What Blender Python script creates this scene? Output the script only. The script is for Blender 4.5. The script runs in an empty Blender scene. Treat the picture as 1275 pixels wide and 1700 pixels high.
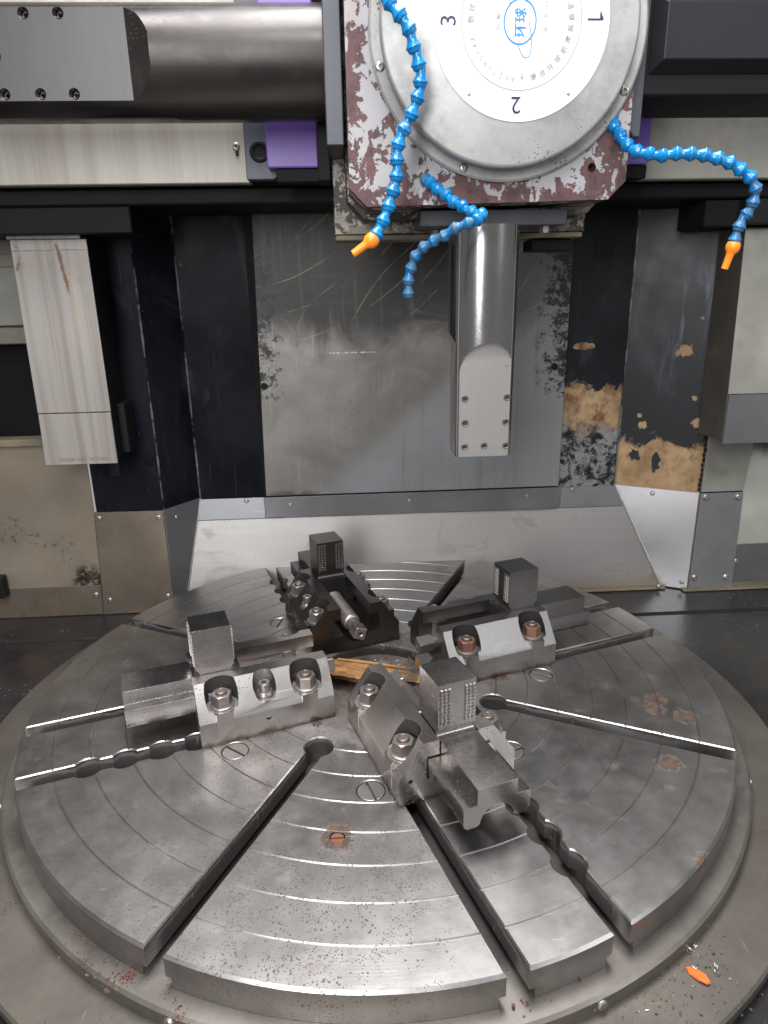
import bpy, bmesh, math, random
from mathutils import Matrix, Vector
random.seed(7)
R = math.radians
sc = bpy.context.scene
C = sc.collection

# ------------------------------------------------------------------ camera
cam_d = bpy.data.cameras.new('camera'); cam = bpy.data.objects.new('camera', cam_d); C.objects.link(cam)
cam.matrix_world = Matrix(((0.9982002, 0.03468777, -0.04891959, -0.05028706),
                           (-0.05733985, 0.31314, -0.94797441, -1.48097155),
                           (-0.01756444, 0.94907329, 0.3145654, 0.91688957), (0, 0, 0, 1)))
cam_d.sensor_fit = 'VERTICAL'; cam_d.sensor_height = 24; cam_d.sensor_width = 18
cam_d.lens = 1138.605 / 1700 * 24
cam_d.clip_start = 0.02; cam_d.clip_end = 200
sc.camera = cam

# ------------------------------------------------------------------ light
w = bpy.data.worlds.new('World'); sc.world = w; w.use_nodes = True
wn = w.node_tree; bg = wn.nodes['Background']
# a plain workshop: daylit floor and walls, darker roof overhead
tc = wn.nodes.new('ShaderNodeTexCoord'); sp = wn.nodes.new('ShaderNodeSeparateXYZ'); mr = wn.nodes.new('ShaderNodeMapRange')
cr = wn.nodes.new('ShaderNodeMix'); cr.data_type = 'RGBA'
wn.links.new(tc.outputs['Generated'], sp.inputs[0]); wn.links.new(sp.outputs['Z'], mr.inputs['Value'])
mr.inputs['From Min'].default_value = -0.3; mr.inputs['From Max'].default_value = 0.9
wn.links.new(mr.outputs[0], cr.inputs['Factor'])
cr.inputs['A'].default_value = (.62, .605, .595, 1); cr.inputs['B'].default_value = (.22, .228, .24, 1)
wn.links.new(cr.outputs['Result'], bg.inputs['Color']); bg.inputs['Strength'].default_value = 0.50

def area(name, loc, target, sx, sy, power, col):
    l = bpy.data.lights.new(name, 'AREA'); l.shape = 'RECTANGLE'; l.size = sx; l.size_y = sy; l.energy = power; l.color = col
    o = bpy.data.objects.new(name, l); C.objects.link(o); o.location = loc
    o.rotation_euler = (Vector(target) - Vector(loc)).to_track_quat('-Z', 'Y').to_euler()
    return o
area('open_door_light', (-1.1, -3.6, 1.9), (1.5, 0.2, 0.3), 1.1, 2.2, 125, (.97, .98, 1))
area('roof_light', (-.1, -.1, 3.4), (0.0, -.2, 0.0), 2.2, 1.2, 200, (.98, .98, 1))
area('front_roof_light', (0.1, -2.6, 3.7), (0.0, 0.0, 0.0), 1.7, .9, 95, (.97, .98, 1))
area('side_window_light', (2.9, -2.4, 2.4), (0.2, 0.2, 0.4), .7, 1.8, 30, (.93, .96, 1))

sc.view_settings.view_transform = 'Standard'; sc.view_settings.look = 'None'
sc.view_settings.exposure = 0.26; sc.view_settings.gamma = 1
sc.render.engine = 'CYCLES'
sc.cycles.max_bounces = 8

# ------------------------------------------------------------------ node helper
class NT:
    def __init__(s, name):
        s.m = bpy.data.materials.new(name); s.m.use_nodes = True; s.t = s.m.node_tree
        s.b = s.t.nodes['Principled BSDF']; s.g = s.t.nodes.new('ShaderNodeNewGeometry')
        s.pos = s.g.outputs['Position']; s.tc = s.t.nodes.new('ShaderNodeTexCoord'); s.obj = s.tc.outputs['Object']
        s.oi = s.t.nodes.new('ShaderNodeObjectInfo'); s.rnd = s.oi.outputs['Random']
    def inp(s, sock, v):
        if isinstance(v, bpy.types.NodeSocket): s.t.links.new(v, sock)
        elif isinstance(v, (tuple, list)):
            sock.default_value = tuple(v) + (1,) if len(v) == 3 and len(sock.default_value) == 4 else v
        else: sock.default_value = v
    def ma(s, op, a, b=0.0, c=0.0, clamp=False):
        n = s.t.nodes.new('ShaderNodeMath'); n.operation = op; n.use_clamp = clamp
        s.inp(n.inputs[0], a); s.inp(n.inputs[1], b); s.inp(n.inputs[2], c); return n.outputs[0]
    def add(s, a, b): return s.ma('ADD', a, b)
    def sub(s, a, b): return s.ma('SUBTRACT', a, b)
    def mul(s, a, b): return s.ma('MULTIPLY', a, b)
    def mx(s, a, b): return s.ma('MAXIMUM', a, b)
    def mn(s, a, b): return s.ma('MINIMUM', a, b)
    def xyz(s, v=None):
        n = s.t.nodes.new('ShaderNodeSeparateXYZ'); s.inp(n.inputs[0], v or s.pos); return n.outputs
    def comb(s, x, y, z):
        n = s.t.nodes.new('ShaderNodeCombineXYZ'); s.inp(n.inputs[0], x); s.inp(n.inputs[1], y); s.inp(n.inputs[2], z); return n.outputs[0]
    def scale(s, v, k):
        n = s.t.nodes.new('ShaderNodeVectorMath'); n.operation = 'MULTIPLY'; s.inp(n.inputs[0], v); n.inputs[1].default_value = k; return n.outputs[0]
    def noise(s, sc_, det=4, rough=.6, v=None, dist=0.0):
        n = s.t.nodes.new('ShaderNodeTexNoise'); s.inp(n.inputs['Vector'], v or s.pos); n.inputs['Scale'].default_value = sc_
        n.inputs['Detail'].default_value = det; n.inputs['Roughness'].default_value = rough; n.inputs['Distortion'].default_value = dist
        return n.outputs[0]
    def vor(s, sc_, v=None, feat='F1', col=False):
        n = s.t.nodes.new('ShaderNodeTexVoronoi'); n.feature = feat; s.inp(n.inputs['Vector'], v or s.pos); n.inputs['Scale'].default_value = sc_
        return n.outputs['Color' if col else 'Distance']
    def ss(s, x, lo, hi):
        n = s.t.nodes.new('ShaderNodeMapRange'); n.interpolation_type = 'SMOOTHSTEP'; s.inp(n.inputs[0], x)
        n.inputs[1].default_value = lo; n.inputs[2].default_value = hi; return n.outputs[0]
    def mix(s, f, a, b):
        n = s.t.nodes.new('ShaderNodeMix'); n.data_type = 'RGBA'; s.inp(n.inputs['Factor'], f); s.inp(n.inputs['A'], a); s.inp(n.inputs['B'], b); return n.outputs['Result']
    def fmix(s, f, a, b):
        n = s.t.nodes.new('ShaderNodeMix'); n.data_type = 'FLOAT'; s.inp(n.inputs['Factor'], f); s.inp(n.inputs['A'], a); s.inp(n.inputs['B'], b); return n.outputs['Result']
    def bump(s, h, strength=.2, dist=.001):
        n = s.t.nodes.new('ShaderNodeBump'); s.inp(n.inputs['Height'], h); n.inputs['Strength'].default_value = strength; n.inputs['Distance'].default_value = dist
        s.t.links.new(n.outputs[0], s.b.inputs['Normal'])
    def out(s, col, rough=.5, metal=0.0, spec=None):
        s.inp(s.b.inputs['Base Color'], col); s.inp(s.b.inputs['Roughness'], rough); s.inp(s.b.inputs['Metallic'], metal)
        if spec is not None: s.inp(s.b.inputs['Specular IOR Level'], spec)
        return s.m
    def dots(s, scale, size, dens_scale, dlo, dhi, v=None):
        """scattered small specks, gathered in patches"""
        d = s.vor(scale, v); n = s.noise(dens_scale, 3, .6, v)
        return s.ss(s.sub(s.mul(s.ss(n, dlo, dhi), size), d), 0.0, size * .25)
    def blob(s, cx, cy, cz, r, v=None, kx=1, ky=1, kz=1):
        """1 at the centre, 0 at distance r (fixed place on the thing)"""
        x, y, z = s.xyz(v)
        a = s.mul(s.sub(x, cx), kx); b = s.mul(s.sub(y, cy), ky); c = s.mul(s.sub(z, cz), kz)
        d = s.ma('SQRT', s.add(s.add(s.mul(a, a), s.mul(b, b)), s.mul(c, c)))
        return s.sub(1.0, s.ma('DIVIDE', d, r))

M = {}
def steel(name, col, rough=.38, metal=.85, rust=.5, var=.25, coord='pos', scratch=True, rustcol=(.06, .022, .012), specks=1.0, grime=0.0, oil_shade=0.0, spec=None, pockets=False):
    n = NT(name); v = n.pos if coord == 'pos' else n.obj
    big = n.noise(4.5, 5, .6, v); fine = n.noise(60, 4, .7, v)
    f = n.add(n.mul(n.sub(big, .5), var * 2), n.mul(n.sub(fine, .5), var * .7))
    base = n.mix(n.ss(f, -var, var), tuple(c * (1 - var) for c in col), tuple(min(1, c * (1 + var)) for c in col))
    rg = n.add(rough - .06, n.mul(n.noise(9, 5, .65, v), .16))
    if coord != 'pos':
        base = n.mix(n.mul(n.rnd, .3), base, tuple(c * .55 for c in col))
    if rust:
        rm = n.ss(n.noise(14, 7, .72, v, .3), .70 - .12 * rust, .80 - .1 * rust)
        rm = n.mul(rm, .75)
        base = n.mix(rm, base, rustcol); rg = n.fmix(rm, rg, .85); mt = n.fmix(rm, metal, .1)
    else: mt = metal
    if specks:
        d1 = n.dots(150, .30 * specks, 6, .48, .66, v)
        base = n.mix(n.mul(d1, .85), base, (.03, .014, .01)); rg = n.fmix(d1, rg, .9); mt = n.fmix(d1, mt, .1)
    if scratch:
        sv = n.scale(v, (6, 190, 190)); sv2 = n.scale(v, (170, 9, 170))
        s1 = n.ss(n.noise(1, 2, .5, sv), .735, .77); s2 = n.ss(n.noise(1, 2, .5, sv2), .745, .78)
        s_ = n.mul(n.mx(s1, s2), .5); base = n.mix(s_, base, tuple(min(1, c * 2.2) for c in col))
    if grime:
        g = n.mul(n.ss(n.noise(7, 6, .7, v), .42, .66), grime); base = n.mix(g, base, (.02, .015, .012)); rg = n.fmix(g, rg, .7); mt = n.fmix(g, mt, .2)
    if oil_shade:      # shade of the slot floors painted in with the grime, inside this radius
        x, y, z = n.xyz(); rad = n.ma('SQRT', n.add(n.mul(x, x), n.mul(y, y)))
        g = n.ss(n.add(rad, n.mul(n.sub(n.noise(20, 5, .7), .5), .05)), oil_shade + .02, oil_shade - .03); base = n.mix(n.mul(g, .93), base, (.012, .009, .008)); mt = n.fmix(g, mt, .0); rg = n.fmix(g, rg, .6)
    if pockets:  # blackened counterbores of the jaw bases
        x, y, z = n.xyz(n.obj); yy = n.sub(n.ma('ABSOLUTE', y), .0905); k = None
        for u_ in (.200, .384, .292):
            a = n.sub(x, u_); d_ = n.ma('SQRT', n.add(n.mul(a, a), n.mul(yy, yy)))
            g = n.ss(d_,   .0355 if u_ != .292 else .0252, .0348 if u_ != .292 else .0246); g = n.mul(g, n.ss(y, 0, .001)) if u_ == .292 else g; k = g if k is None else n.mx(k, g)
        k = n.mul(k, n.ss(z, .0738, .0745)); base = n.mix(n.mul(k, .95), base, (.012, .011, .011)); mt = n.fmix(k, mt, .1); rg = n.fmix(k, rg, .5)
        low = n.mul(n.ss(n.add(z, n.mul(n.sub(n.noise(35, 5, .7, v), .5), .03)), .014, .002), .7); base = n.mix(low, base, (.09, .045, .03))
        n.t.nodes['Principled BSDF'].inputs['Specular IOR Level'].default_value = .3
    n.bump(n.add(fine, n.mul(big, .5)), .18 if coord == 'pos' else .06, .0008)
    M[name] = n.out(base, rg, mt, spec); return n

def stepdirt(n):
    b = n.b; x, y, z = n.xyz(n.obj); k = n.mul(n.ss(n.ma('ABSOLUTE', y), .0392, .0400), n.ss(z, .0985, .0965)); k = n.mul(n.mul(k, n.ss(z, .0895, .0900)), n.ss(n.noise(30, 5, .7, n.obj), .30, .55))
    c0 = b.inputs['Base Color'].links[0].from_socket; n.inp(b.inputs['Base Color'], n.mix(n.mul(k, .35), c0, (.05, .032, .024)))
def ground(n, mask, col, rg_, mt_):
    b = n.b
    def src(k): return b.inputs[k].links[0].from_socket if b.inputs[k].links else b.inputs[k].default_value
    c0, r0, m0 = src('Base Color'), src('Roughness'), src('Metallic')
    fi = n.mul(n.noise(1, 4, .6, n.scale(n.pos, (160, 160, 6))), 1.0); pat = n.noise(9, 5, .65)
    c1 = n.mix(n.add(n.mul(fi, .5), n.mul(pat, .5)), tuple(c * .75 for c in col), col)
    dn = n.dots(130, .26, 7, .5, .7); c1 = n.mix(n.mul(dn, .8), c1, (.08, .03, .025))
    n.inp(b.inputs['Base Color'], n.mix(mask, c0, c1)); n.inp(b.inputs['Roughness'], n.fmix(mask, r0, rg_)); n.inp(b.inputs['Metallic'], n.fmix(mask, m0, mt_))

# table top: ground steel with rust specks, turning marks, patches of oil and rust at their own places
n = NT('table_steel'); x, y, z = n.xyz()
rad = n.ma('SQRT', n.add(n.mul(x, x), n.mul(y, y)))
big = n.noise(3.2, 6, .62); mid = n.noise(16, 5, .65); fine = n.noise(90, 3, .7)
th_ = n.ma('ARCTAN2', y, x); turn = n.noise(1, 4, .65, n.comb(n.mul(rad, 420), n.mul(th_, 2.2), 0)); arcm = n.mul(n.ss(n.noise(1, 2, .5, n.comb(n.mul(rad, 700), n.mul(th_, 3.5), 3)), .70, .76), .35)
f = n.add(n.add(n.mul(big, .50), n.mul(mid, .26)), n.mul(turn, .15))
base = n.mix(n.ss(f, .24, .84), (.27, .259, .249), (.54, .522, .506))
brown = n.mul(n.ss(n.noise(5.5, 6, .7, dist=.4), .50, .70), .38)
base = n.mix(brown, base, (.13, .095, .072))
rg = n.add(.28, n.mul(mid, .16)); rg = n.add(rg, n.mul(brown, .12))
# specks thick on the near left of the plate, thin elsewhere
near = n.ss(n.blob(-.22, -.5, 0, .55, ky=1.0), 0, .6)
d = n.vor(135); sz = n.mul(n.ss(n.add(n.noise(30, 4, .7), n.mul(near, .22)), .53, .82), .31)
sp1 = n.ss(n.sub(sz, d), 0, .05)
d = n.vor(260); sz = n.mul(n.ss(n.add(n.noise(22, 4, .7), n.mul(near, .22)), .47, .80), .35)
sp2 = n.ss(n.sub(sz, d), 0, .08)
sp = n.mul(n.mx(sp1, sp2), .85)
base = n.mix(sp, base, (.045, .022, .014)); mt = n.fmix(sp, 1.0, .1)
# stains
st = None
for (cx, cy, r, th) in ((.590, -.149, .022, .50), (.635, -.158, .05, .53), (.672, -.225, .052, .56), (.62, -.19, .05, .62), (.568, -.372, .042, .40), (-.093, -.516, .05, .36), (.3, -.02, .06, .5), (.52, -.62, .06, .66), (.298, -.526, .030, .42)):
    b_ = n.add(n.ss(n.blob(cx, cy, 0 if cx != .298 else -.022, r), -.1, 1.0), n.mul(n.sub(n.noise(70, 6, .78), .5), 1.9))
    b_ = n.mul(n.ss(b_, th, th + .16), n.ss(n.blob(cx, cy, 0 if cx != .298 else -.022, r * 1.6), 0, .25))
    st = b_ if st is None else n.mx(st, b_)
base = n.mix(n.mul(st, .9), base, n.mix(n.ss(n.noise(60, 3), .42, .6), (.022, .011, .006), (.075, .030, .010))); rg = n.fmix(st, rg, .42); mt = n.fmix(st, mt, .12)
# dirt round the bore
bd = n.mul(n.ss(n.sub(n.add(.30, n.mul(n.sub(n.noise(22, 6, .7), .5), .22)), rad), .0, .10), .8)
base = n.mix(bd, base, (.05, .036, .028)); rg = n.fmix(bd, rg, .75); mt = n.fmix(bd, mt, .3)
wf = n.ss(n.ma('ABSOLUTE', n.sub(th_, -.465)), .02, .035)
gs = n.mul(wf, n.mul(n.ss(n.add(z, n.mul(n.sub(n.noise(14, 5, .7), .5), .03)), -.002, -.016), n.ss(rad, .797, .76))); base = n.mix(n.mul(gs, .9), base, (.016, .012, .010)); mt = n.fmix(gs, mt, .1); rg = n.fmix(gs, rg, .6)  # slot walls darkened: shade painted in, except on the right slot
# fine scratches
sv = n.scale(n.pos, (10, 230, 10)); s1 = n.ss(n.noise(1, 2, .5, sv), .73, .76); s2 = n.ss(n.noise(1, 2, .5, n.scale(n.pos, (120, 60, 10)), 1.2), .74, .78)
s_ = n.mx(n.mul(n.mx(s1, s2), .45), arcm); base = n.mix(s_, base, (.6, .58, .56))
n.bump(n.add(n.mul(turn, .6), n.mul(fine, .5)), .13, .0008)
n.b.inputs['Anisotropic'].default_value = 0.0
M['table'] = n.out(base, rg, mt)

steel('flange_steel', (.19, .172, .153), .36, .85, rust=.6, var=.3, specks=1.1, grime=.25, oil_shade=.755)
steel('base_ring_steel', (.12, .107, .09), .42, .7, rust=.6, var=.3, specks=1.2, grime=.45)
steel('bore_steel', (.17, .14, .12), .6, .4, rust=1.2, var=.35, specks=1.4, grime=.8)
steel('jaw_steel', (.50, .468, .445), .27, 1.0, rust=.45, var=.30, pockets=True, coord='obj', specks=.9)
n_sl = steel('slide_steel', (.38, .36, .35), .25, 1.0, rust=.3, var=.22, coord='obj', specks=.7)
stepdirt(n_sl)
steel('plug_steel', (.27, .25, .235), .36, .85, rust=.6, var=.25, coord='obj', specks=.7)
steel('jaw_steel_dark', (.24, .228, .218), .36, 1.0, rust=.45, var=.34, pockets=True, coord='obj', specks=.7)
steel('jaw_steel_black', (.125, .118, .114), .32, 1.0, rust=.3, var=.34, coord='obj', specks=.6, pockets=True)
steel('slide_steel_black', (.12, .114, .112), .30, 1.0, rust=.2, var=.3, coord='obj', specks=.6)
steel('slide_steel_dark', (.22, .21, .205), .36, 1.0, rust=.3, var=.26, coord='obj', specks=.7)
steel('stud_steel', (.20, .16, .14), .45, .8, rust=1.0, var=.3, coord='obj', specks=.6, scratch=False)
steel('nut_steel', (.34, .30, .28), .36, .85, rust=1.0, var=.35, coord='obj', specks=.8, scratch=False, rustcol=(.10, .035, .015))
steel('rusty_nut', (.20, .11, .075), .5, .6, rust=2.2, var=.4, coord='obj', specks=1, scratch=False, rustcol=(.16, .045, .018))
n_tool = steel('tool_steel', (.26, .255, .255), .19, .95, rust=.12, var=.16, specks=.5)
n_bar = steel('bar_steel', (.036, .032, .030), .30, .75, rust=.4, var=.3, specks=.9, grime=.3)
steel('tool_flat_steel', (.42, .40, .39), .36, .8, rust=.1, var=.16, specks=1.0)
n = n_tool; x, y, z = n.xyz(); ground(n, n.ss(n.ma('ABSOLUTE', n.sub(y, .010)), .0012, .0008), (.50, .48, .465), .36, .75)
n = n_bar; x, y, z = n.xyz(); ground(n, n.ss(n.ma('ABSOLUTE', n.sub(y, .097)), .0012, .0008), (.060, .058, .057), .42, .8)
steel('black_paint', (.010, .0105, .012), .5, .1, rust=.05, var=.25, specks=.4, scratch=False, spec=.3)
steel('dark_plate', (.055, .058, .066), .42, .35, rust=.2, var=.2, specks=.5)
steel('cast_metal', (.36, .355, .345), .50, .5, rust=.12, var=.24, specks=1.0, scratch=False, grime=.32)
steel('guard_steel', (.50, .49, .50), .36, .72, rust=.02, var=.14, specks=.55)
steel('guard_steel_tarnished', (.19, .155, .12), .42, .75, rust=.2, var=.3, specks=.6, grime=.22)
steel('guard_steel_blue', (.19, .19, .198), .38, .7, rust=.02, var=.18, specks=.4)
steel('black_box', (.009, .009, .0095), .6, .1, spec=.15, rust=.05, var=.2, specks=.3, scratch=False)
steel('screw_steel', (.42, .40, .38), .35, .9, rust=.5, var=.2, coord='obj', specks=0, scratch=False)

# bright recess steel (chute): brushed with a darker smeared film
n = NT('chute_steel'); x, y, z = n.xyz()
br = n.noise(1, 4, .6, n.scale(n.pos, (3, 3, 160))); pat = n.noise(4.2, 6, .65, n.scale(n.pos, (1, 1, 1.3)), .5)
f1 = n.mul(n.ss(n.add(pat, n.mul(n.ss(x, -.34, -.60), .16)), .60, .70), .62)
base = n.mix(br, (.27, .256, .244), (.34, .325, .312)); base = n.mix(f1, base, (.20, .17, .16))
lowd = n.mul(n.ss(n.add(z, n.mul(n.noise(9, 5, .7), .06)), -.03, -.10), .5); base = n.mix(lowd, base, (.28, .2, .12))
sp = n.dots(70, .16, 3, .4, .7); base = n.mix(n.mul(sp, .8), base, (.05, .03, .02))
n.bump(br, .05, .0005)
M['chute'] = n.out(base, n.add(.36, n.mul(pat, .22)), .8)

# rear splash panel: steel with dark soot at the top, arcs wiped in it, flaked dark edges
n = NT('splash_steel'); x, y, z = n.xyz()
big = n.noise(5, 6, .65, dist=.6); fi = n.noise(70, 5, .75)
base = n.mix(n.ss(n.add(n.mul(big, .85), n.mul(fi, .15)), .30, .70), (.18, .168, .153), (.245, .232, .214)); base = n.mix(n.ss(n.sub(n.mul(x, 1.0), n.mul(z, 1.2)), -.52, -.40), base, (.27, .272, .282))  # lower right lighter and bluer: a reflection painted into the base
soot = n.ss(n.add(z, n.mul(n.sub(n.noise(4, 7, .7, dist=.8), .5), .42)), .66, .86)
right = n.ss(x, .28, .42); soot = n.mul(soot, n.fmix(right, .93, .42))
# arcs: thin wiped rings
def ring(cx, cz, k, ph, wd, patch):
    dx = n.sub(x, cx); dz = n.mul(n.sub(z, cz), 1.25)
    r_ = n.ma('SQRT', n.add(n.mul(dx, dx), n.mul(dz, dz)))
    r_ = n.add(r_, n.mul(n.noise(3, 2, .5), .05))
    t = n.ma('ABSOLUTE', n.sub(n.ma('FRACT', n.add(n.mul(r_, k), ph)), .5))
    return n.mul(n.ss(t, wd, wd * .2), n.ss(n.noise(patch, 3, .6), .48, .62))
arcs = n.mx(ring(-.45, 1.35, 9, .2, .028, 5), n.mx(ring(-.7, 1.5, 5, .6, .016, 3.5), ring(.9, .45, 7, .1, .02, 4.5)))
fl = n.mul(n.ss(n.noise(1, 3, .6, n.scale(n.pos, (14, 14, 90)), .8), .5, .75), .35)
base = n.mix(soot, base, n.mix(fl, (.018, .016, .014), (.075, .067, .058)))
base = n.mix(n.mul(arcs, n.mul(n.ss(z, .62, .78), .45)), base, (.34, .31, .27))
el = n.ss(x, -.20, -.33); er = n.ss(x, .50, .66)
fle = n.mul(n.mx(el, er), n.ss(z, .50, .62))
flk = n.ss(n.add(n.noise(42, 8, .82), n.mul(fle, .15)), .60, .66)
base = n.mix(n.mul(flk, n.mul(n.ss(fle, .1, .5), .95)), base, (.014, .013, .014))
lower = n.mul(n.ss(n.blob(-.25, .76, .247, .14, kz=5), .1, .7), n.ss(n.noise(30, 6, .7), .4, .5)); base = n.mix(n.mul(lower, .8), base, (.06, .035, .022))
film = n.mul(n.ss(n.add(n.sub(n.mul(z, -1), n.mul(x, 1.1)), n.mul(n.noise(6, 5, .6), .25)), -.30, -.42), 0.0)
lowmat = n.mul(n.mul(n.ss(z, .66, .56), n.ss(n.add(x, n.mul(n.sub(.5, z), 1.0)), .24, .10)), n.ss(n.noise(5, 4, .6), .3, .5))
base = n.mix(n.mul(lowmat, .30), base, (.17, .16, .145))
scr = n.mul(n.ss(n.ma('ABSOLUTE', n.sub(z, n.add(.712, n.mul(n.noise(90, 3), .004)))), .003, .001), n.mul(n.ss(x, -.115, -.10), n.ss(x, .05, .035)))
base = n.mix(n.mul(scr, n.ss(n.noise(80, 4), .4, .6)), base, (.55, .52, .48))
dd = n.dots(75, .13, 3, .46, .64); base = n.mix(dd, base, (.03, .02, .018))
vr = n.mul(n.ss(n.noise(1, 5, .65, n.scale(n.pos, (48, 48, 2.2)), .3), .52, .70), .28); base = n.mix(vr, base, (.13, .12, .105))
vr2 = n.mul(n.mul(n.sub(1.0, soot), n.ss(n.noise(1, 4, .65, n.scale(n.pos, (85, 85, 4.5)), .3), .62, .72)), .22); base = n.mix(vr2, base, (.50, .47, .44))
n.bump(fi, .15, .0008)
M['splash'] = n.out(base, n.fmix(soot, n.add(.22, n.mul(big, .3)), .55), n.fmix(soot, .6, .15))

# machine column: blue-black paint with runs, chips and bare filler
n = NT('column_paint'); x, y, z = n.xyz()
base = n.mix(n.ss(n.noise(5, 5, .6), .35, .65), (.0038, .0042, .0060), (.009, .0102, .014))
wear_sheen = n.mul(n.ss(n.noise(1, 5, .7, n.scale(n.pos, (16, 16, 2.6)), .5), .50, .66), n.mul(n.ss(x, .95, 1.03), n.mul(n.ss(z, .42, .60), n.ss(z, 1.02, .90))))  # pale blue streaks: wear plus sheen painted into the colour
base = n.mix(n.mul(wear_sheen, .75), base, (.13, .15, .18))
sm = n.mul(n.ss(n.noise(3.5, 5, .6, n.scale(n.pos, (2, 2, 1)), .8), .54, .72), .30); base = n.mix(sm, base, (.07, .07, .078))
nz = n.mul(n.sub(n.noise(13, 7, .68, dist=.4), .5), .22)
# bare filler low on the right hand column (its angled face), and in a patch on the inner face
t1 = n.mul(n.ss(n.add(z, nz), .412, .388), n.ss(x, .873, .884))
t1 = n.mul(t1, n.ss(x, 1.125, 1.121))
for (cx, cy, cz, r) in ((1.035, .70, .70, .028), (1.09, .68, .47, .022), (.94, .75, .455, .018), (.93, .75, .485, .010), (1.075, .69, .55, .012), (1.07, .69, .80, .008)):
    t1 = n.mx(t1, n.ss(n.add(n.blob(cx, cy, cz, r, ky=.3), n.mul(n.sub(n.noise(45, 6, .7), .5), 1.9)), .22, .36))
hole = n.ss(n.add(n.mx(n.blob(.93, .75, .345, .035, ky=.3, kx=.9), n.blob(.99, .72, .33, .035, ky=.3, kx=1.8, kz=.7)), n.mul(n.sub(n.noise(30, 6, .7), .5), 1.9)), .42, .50)
t1 = n.mul(t1, n.sub(1.0, hole))
inner = n.mul(n.ss(x, .64, .66), n.ss(x, .875, .868))
t2 = n.mul(inner, n.mul(n.ss(n.add(z, nz), .585, .565), n.ss(n.add(z, n.mul(nz, 1.4)), .40, .47)))
t2 = n.mx(t2, n.mul(inner, n.ss(n.add(n.blob(.73, .78, .715, .05, kz=3), n.mul(n.sub(n.noise(30, 5), .5), 1.6)), .3, .4)))
grey = n.mul(n.mul(inner, n.ss(n.add(z, nz), .47, .42)), n.ss(n.noise(30, 8, .80, dist=.4), .45, .56))
tan = n.mix(n.ss(n.noise(12, 6, .6), .3, .7), (.22, .135, .068), (.37, .25, .135))
dk = n.mul(t2, n.ss(n.noise(20, 5, .7), .42, .68)); tan = n.mix(dk, tan, (.10, .045, .02)); gr = n.mul(n.ss(n.noise(30, 7, .78, n.scale(n.pos, (1, 1, .6))), .50, .66), .55); tan = n.mix(gr, tan, (.06, .045, .035))
tm = n.mx(t1, t2)
base = n.mix(tm, base, tan); base = n.mix(grey, base, (.17, .165, .16))
ch = n.ss(n.noise(1, 4, .7, n.scale(n.pos, (60, 60, 22))), .735, .75); base = n.mix(n.mul(ch, .8), base, (.2, .19, .18))
rg = n.fmix(n.mx(tm, grey), n.add(.24, n.mul(n.noise(7, 5, .7), .3)), .75)
ed = None
for ex in (-.557, -.651, .876):
    g = n.ss(n.add(n.ma('ABSOLUTE', n.sub(x, ex)), n.mul(n.noise(18, 5, .7), .010)), .0085, .0055); ed = g if ed is None else n.mx(ed, g)
ed = n.mul(ed, n.ss(n.noise(1, 4, .7, n.scale(n.pos, (9, 9, 7))), .42, .56)); base = n.mix(n.mul(ed, .8), base, (.15, .15, .16))
vs = n.mul(n.ss(n.noise(1, 5, .7, n.scale(n.pos, (70, 70, 3.5)), .4), .62, .72), .35); base = n.mix(vs, base, (.07, .07, .08))
n.bump(n.add(n.mul(n.noise(35, 4), .5), n.mul(tm, -1.5)), .35, .0012)
M['column'] = n.out(base, rg, 0.0, n.fmix(n.ss(x, .6, .7), .05, .28))

# grey paint flaked down to maroon primer
def flaked(name, grey, red, th, scale_=14, nearbot=0.0):
    n = NT(name); x, y, z = n.xyz()
    v = n.scale(n.pos, (1, 1, .8))
    a = n.noise(scale_, 7, .66, v, .5); b = n.noise(scale_ * 3.2, 4, .6, v, .3)
    s0 = n.add(a, n.mul(n.sub(b, .5), .28))
    if nearbot:
        xx, _, zz = n.xyz(); e_ = n.mx(n.mx(n.ss(xx, .03, -.03), n.ss(xx, .46, .52)), n.ss(zz, 1.13, 1.07)); s0 = n.add(n.sub(s0, .018), n.mul(e_, .05))
    if nearbot: s0 = n.add(s0, n.mul(n.ss(z, 1.30, 1.10), nearbot))
    m_ = n.ss(s0, th, th + .012)
    rust = n.mul(n.ss(n.noise(9, 6, .72, n.scale(n.pos, (1.8, 1, .45))), .50, .68), .6)
    g_ = n.mix(n.ss(n.noise(6, 4), .3, .7), tuple(c * .88 for c in grey), grey); g_ = n.mix(rust, g_, (.34, .2, .12))
    r_ = n.mix(n.ss(n.noise(25, 5, .7), .35, .7), red, tuple(c * .5 for c in red))
    deep = n.ss(s0, th + .13, th + .17); r_ = n.mix(n.mul(deep, .8), r_, (.03, .016, .014))
    n.bump(n.add(n.mul(m_, -1.0), n.mul(b, .2)), .6, .0012)
    M[name] = n.out(n.mix(m_, g_, r_), n.fmix(m_, .42, .7), 0.0)
flaked('turret_paint', (.31, .30, .305), (.10, .045, .046), .52, 22, .045)

n = NT('white_panel'); x, y, z = n.xyz()
st = n.noise(1, 5, .6, n.scale(n.pos, (42, 42, 1.3))); pt = n.noise(4, 5, .6)
base = n.mix(n.ss(st, .3, .7), (.22, .20, .168), (.285, .265, .228)); base = n.mix(n.mul(n.ss(pt, .45, .7), .4), base, (.26, .24, .20))
M['white_panel'] = n.out(base, .45, .15)

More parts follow.
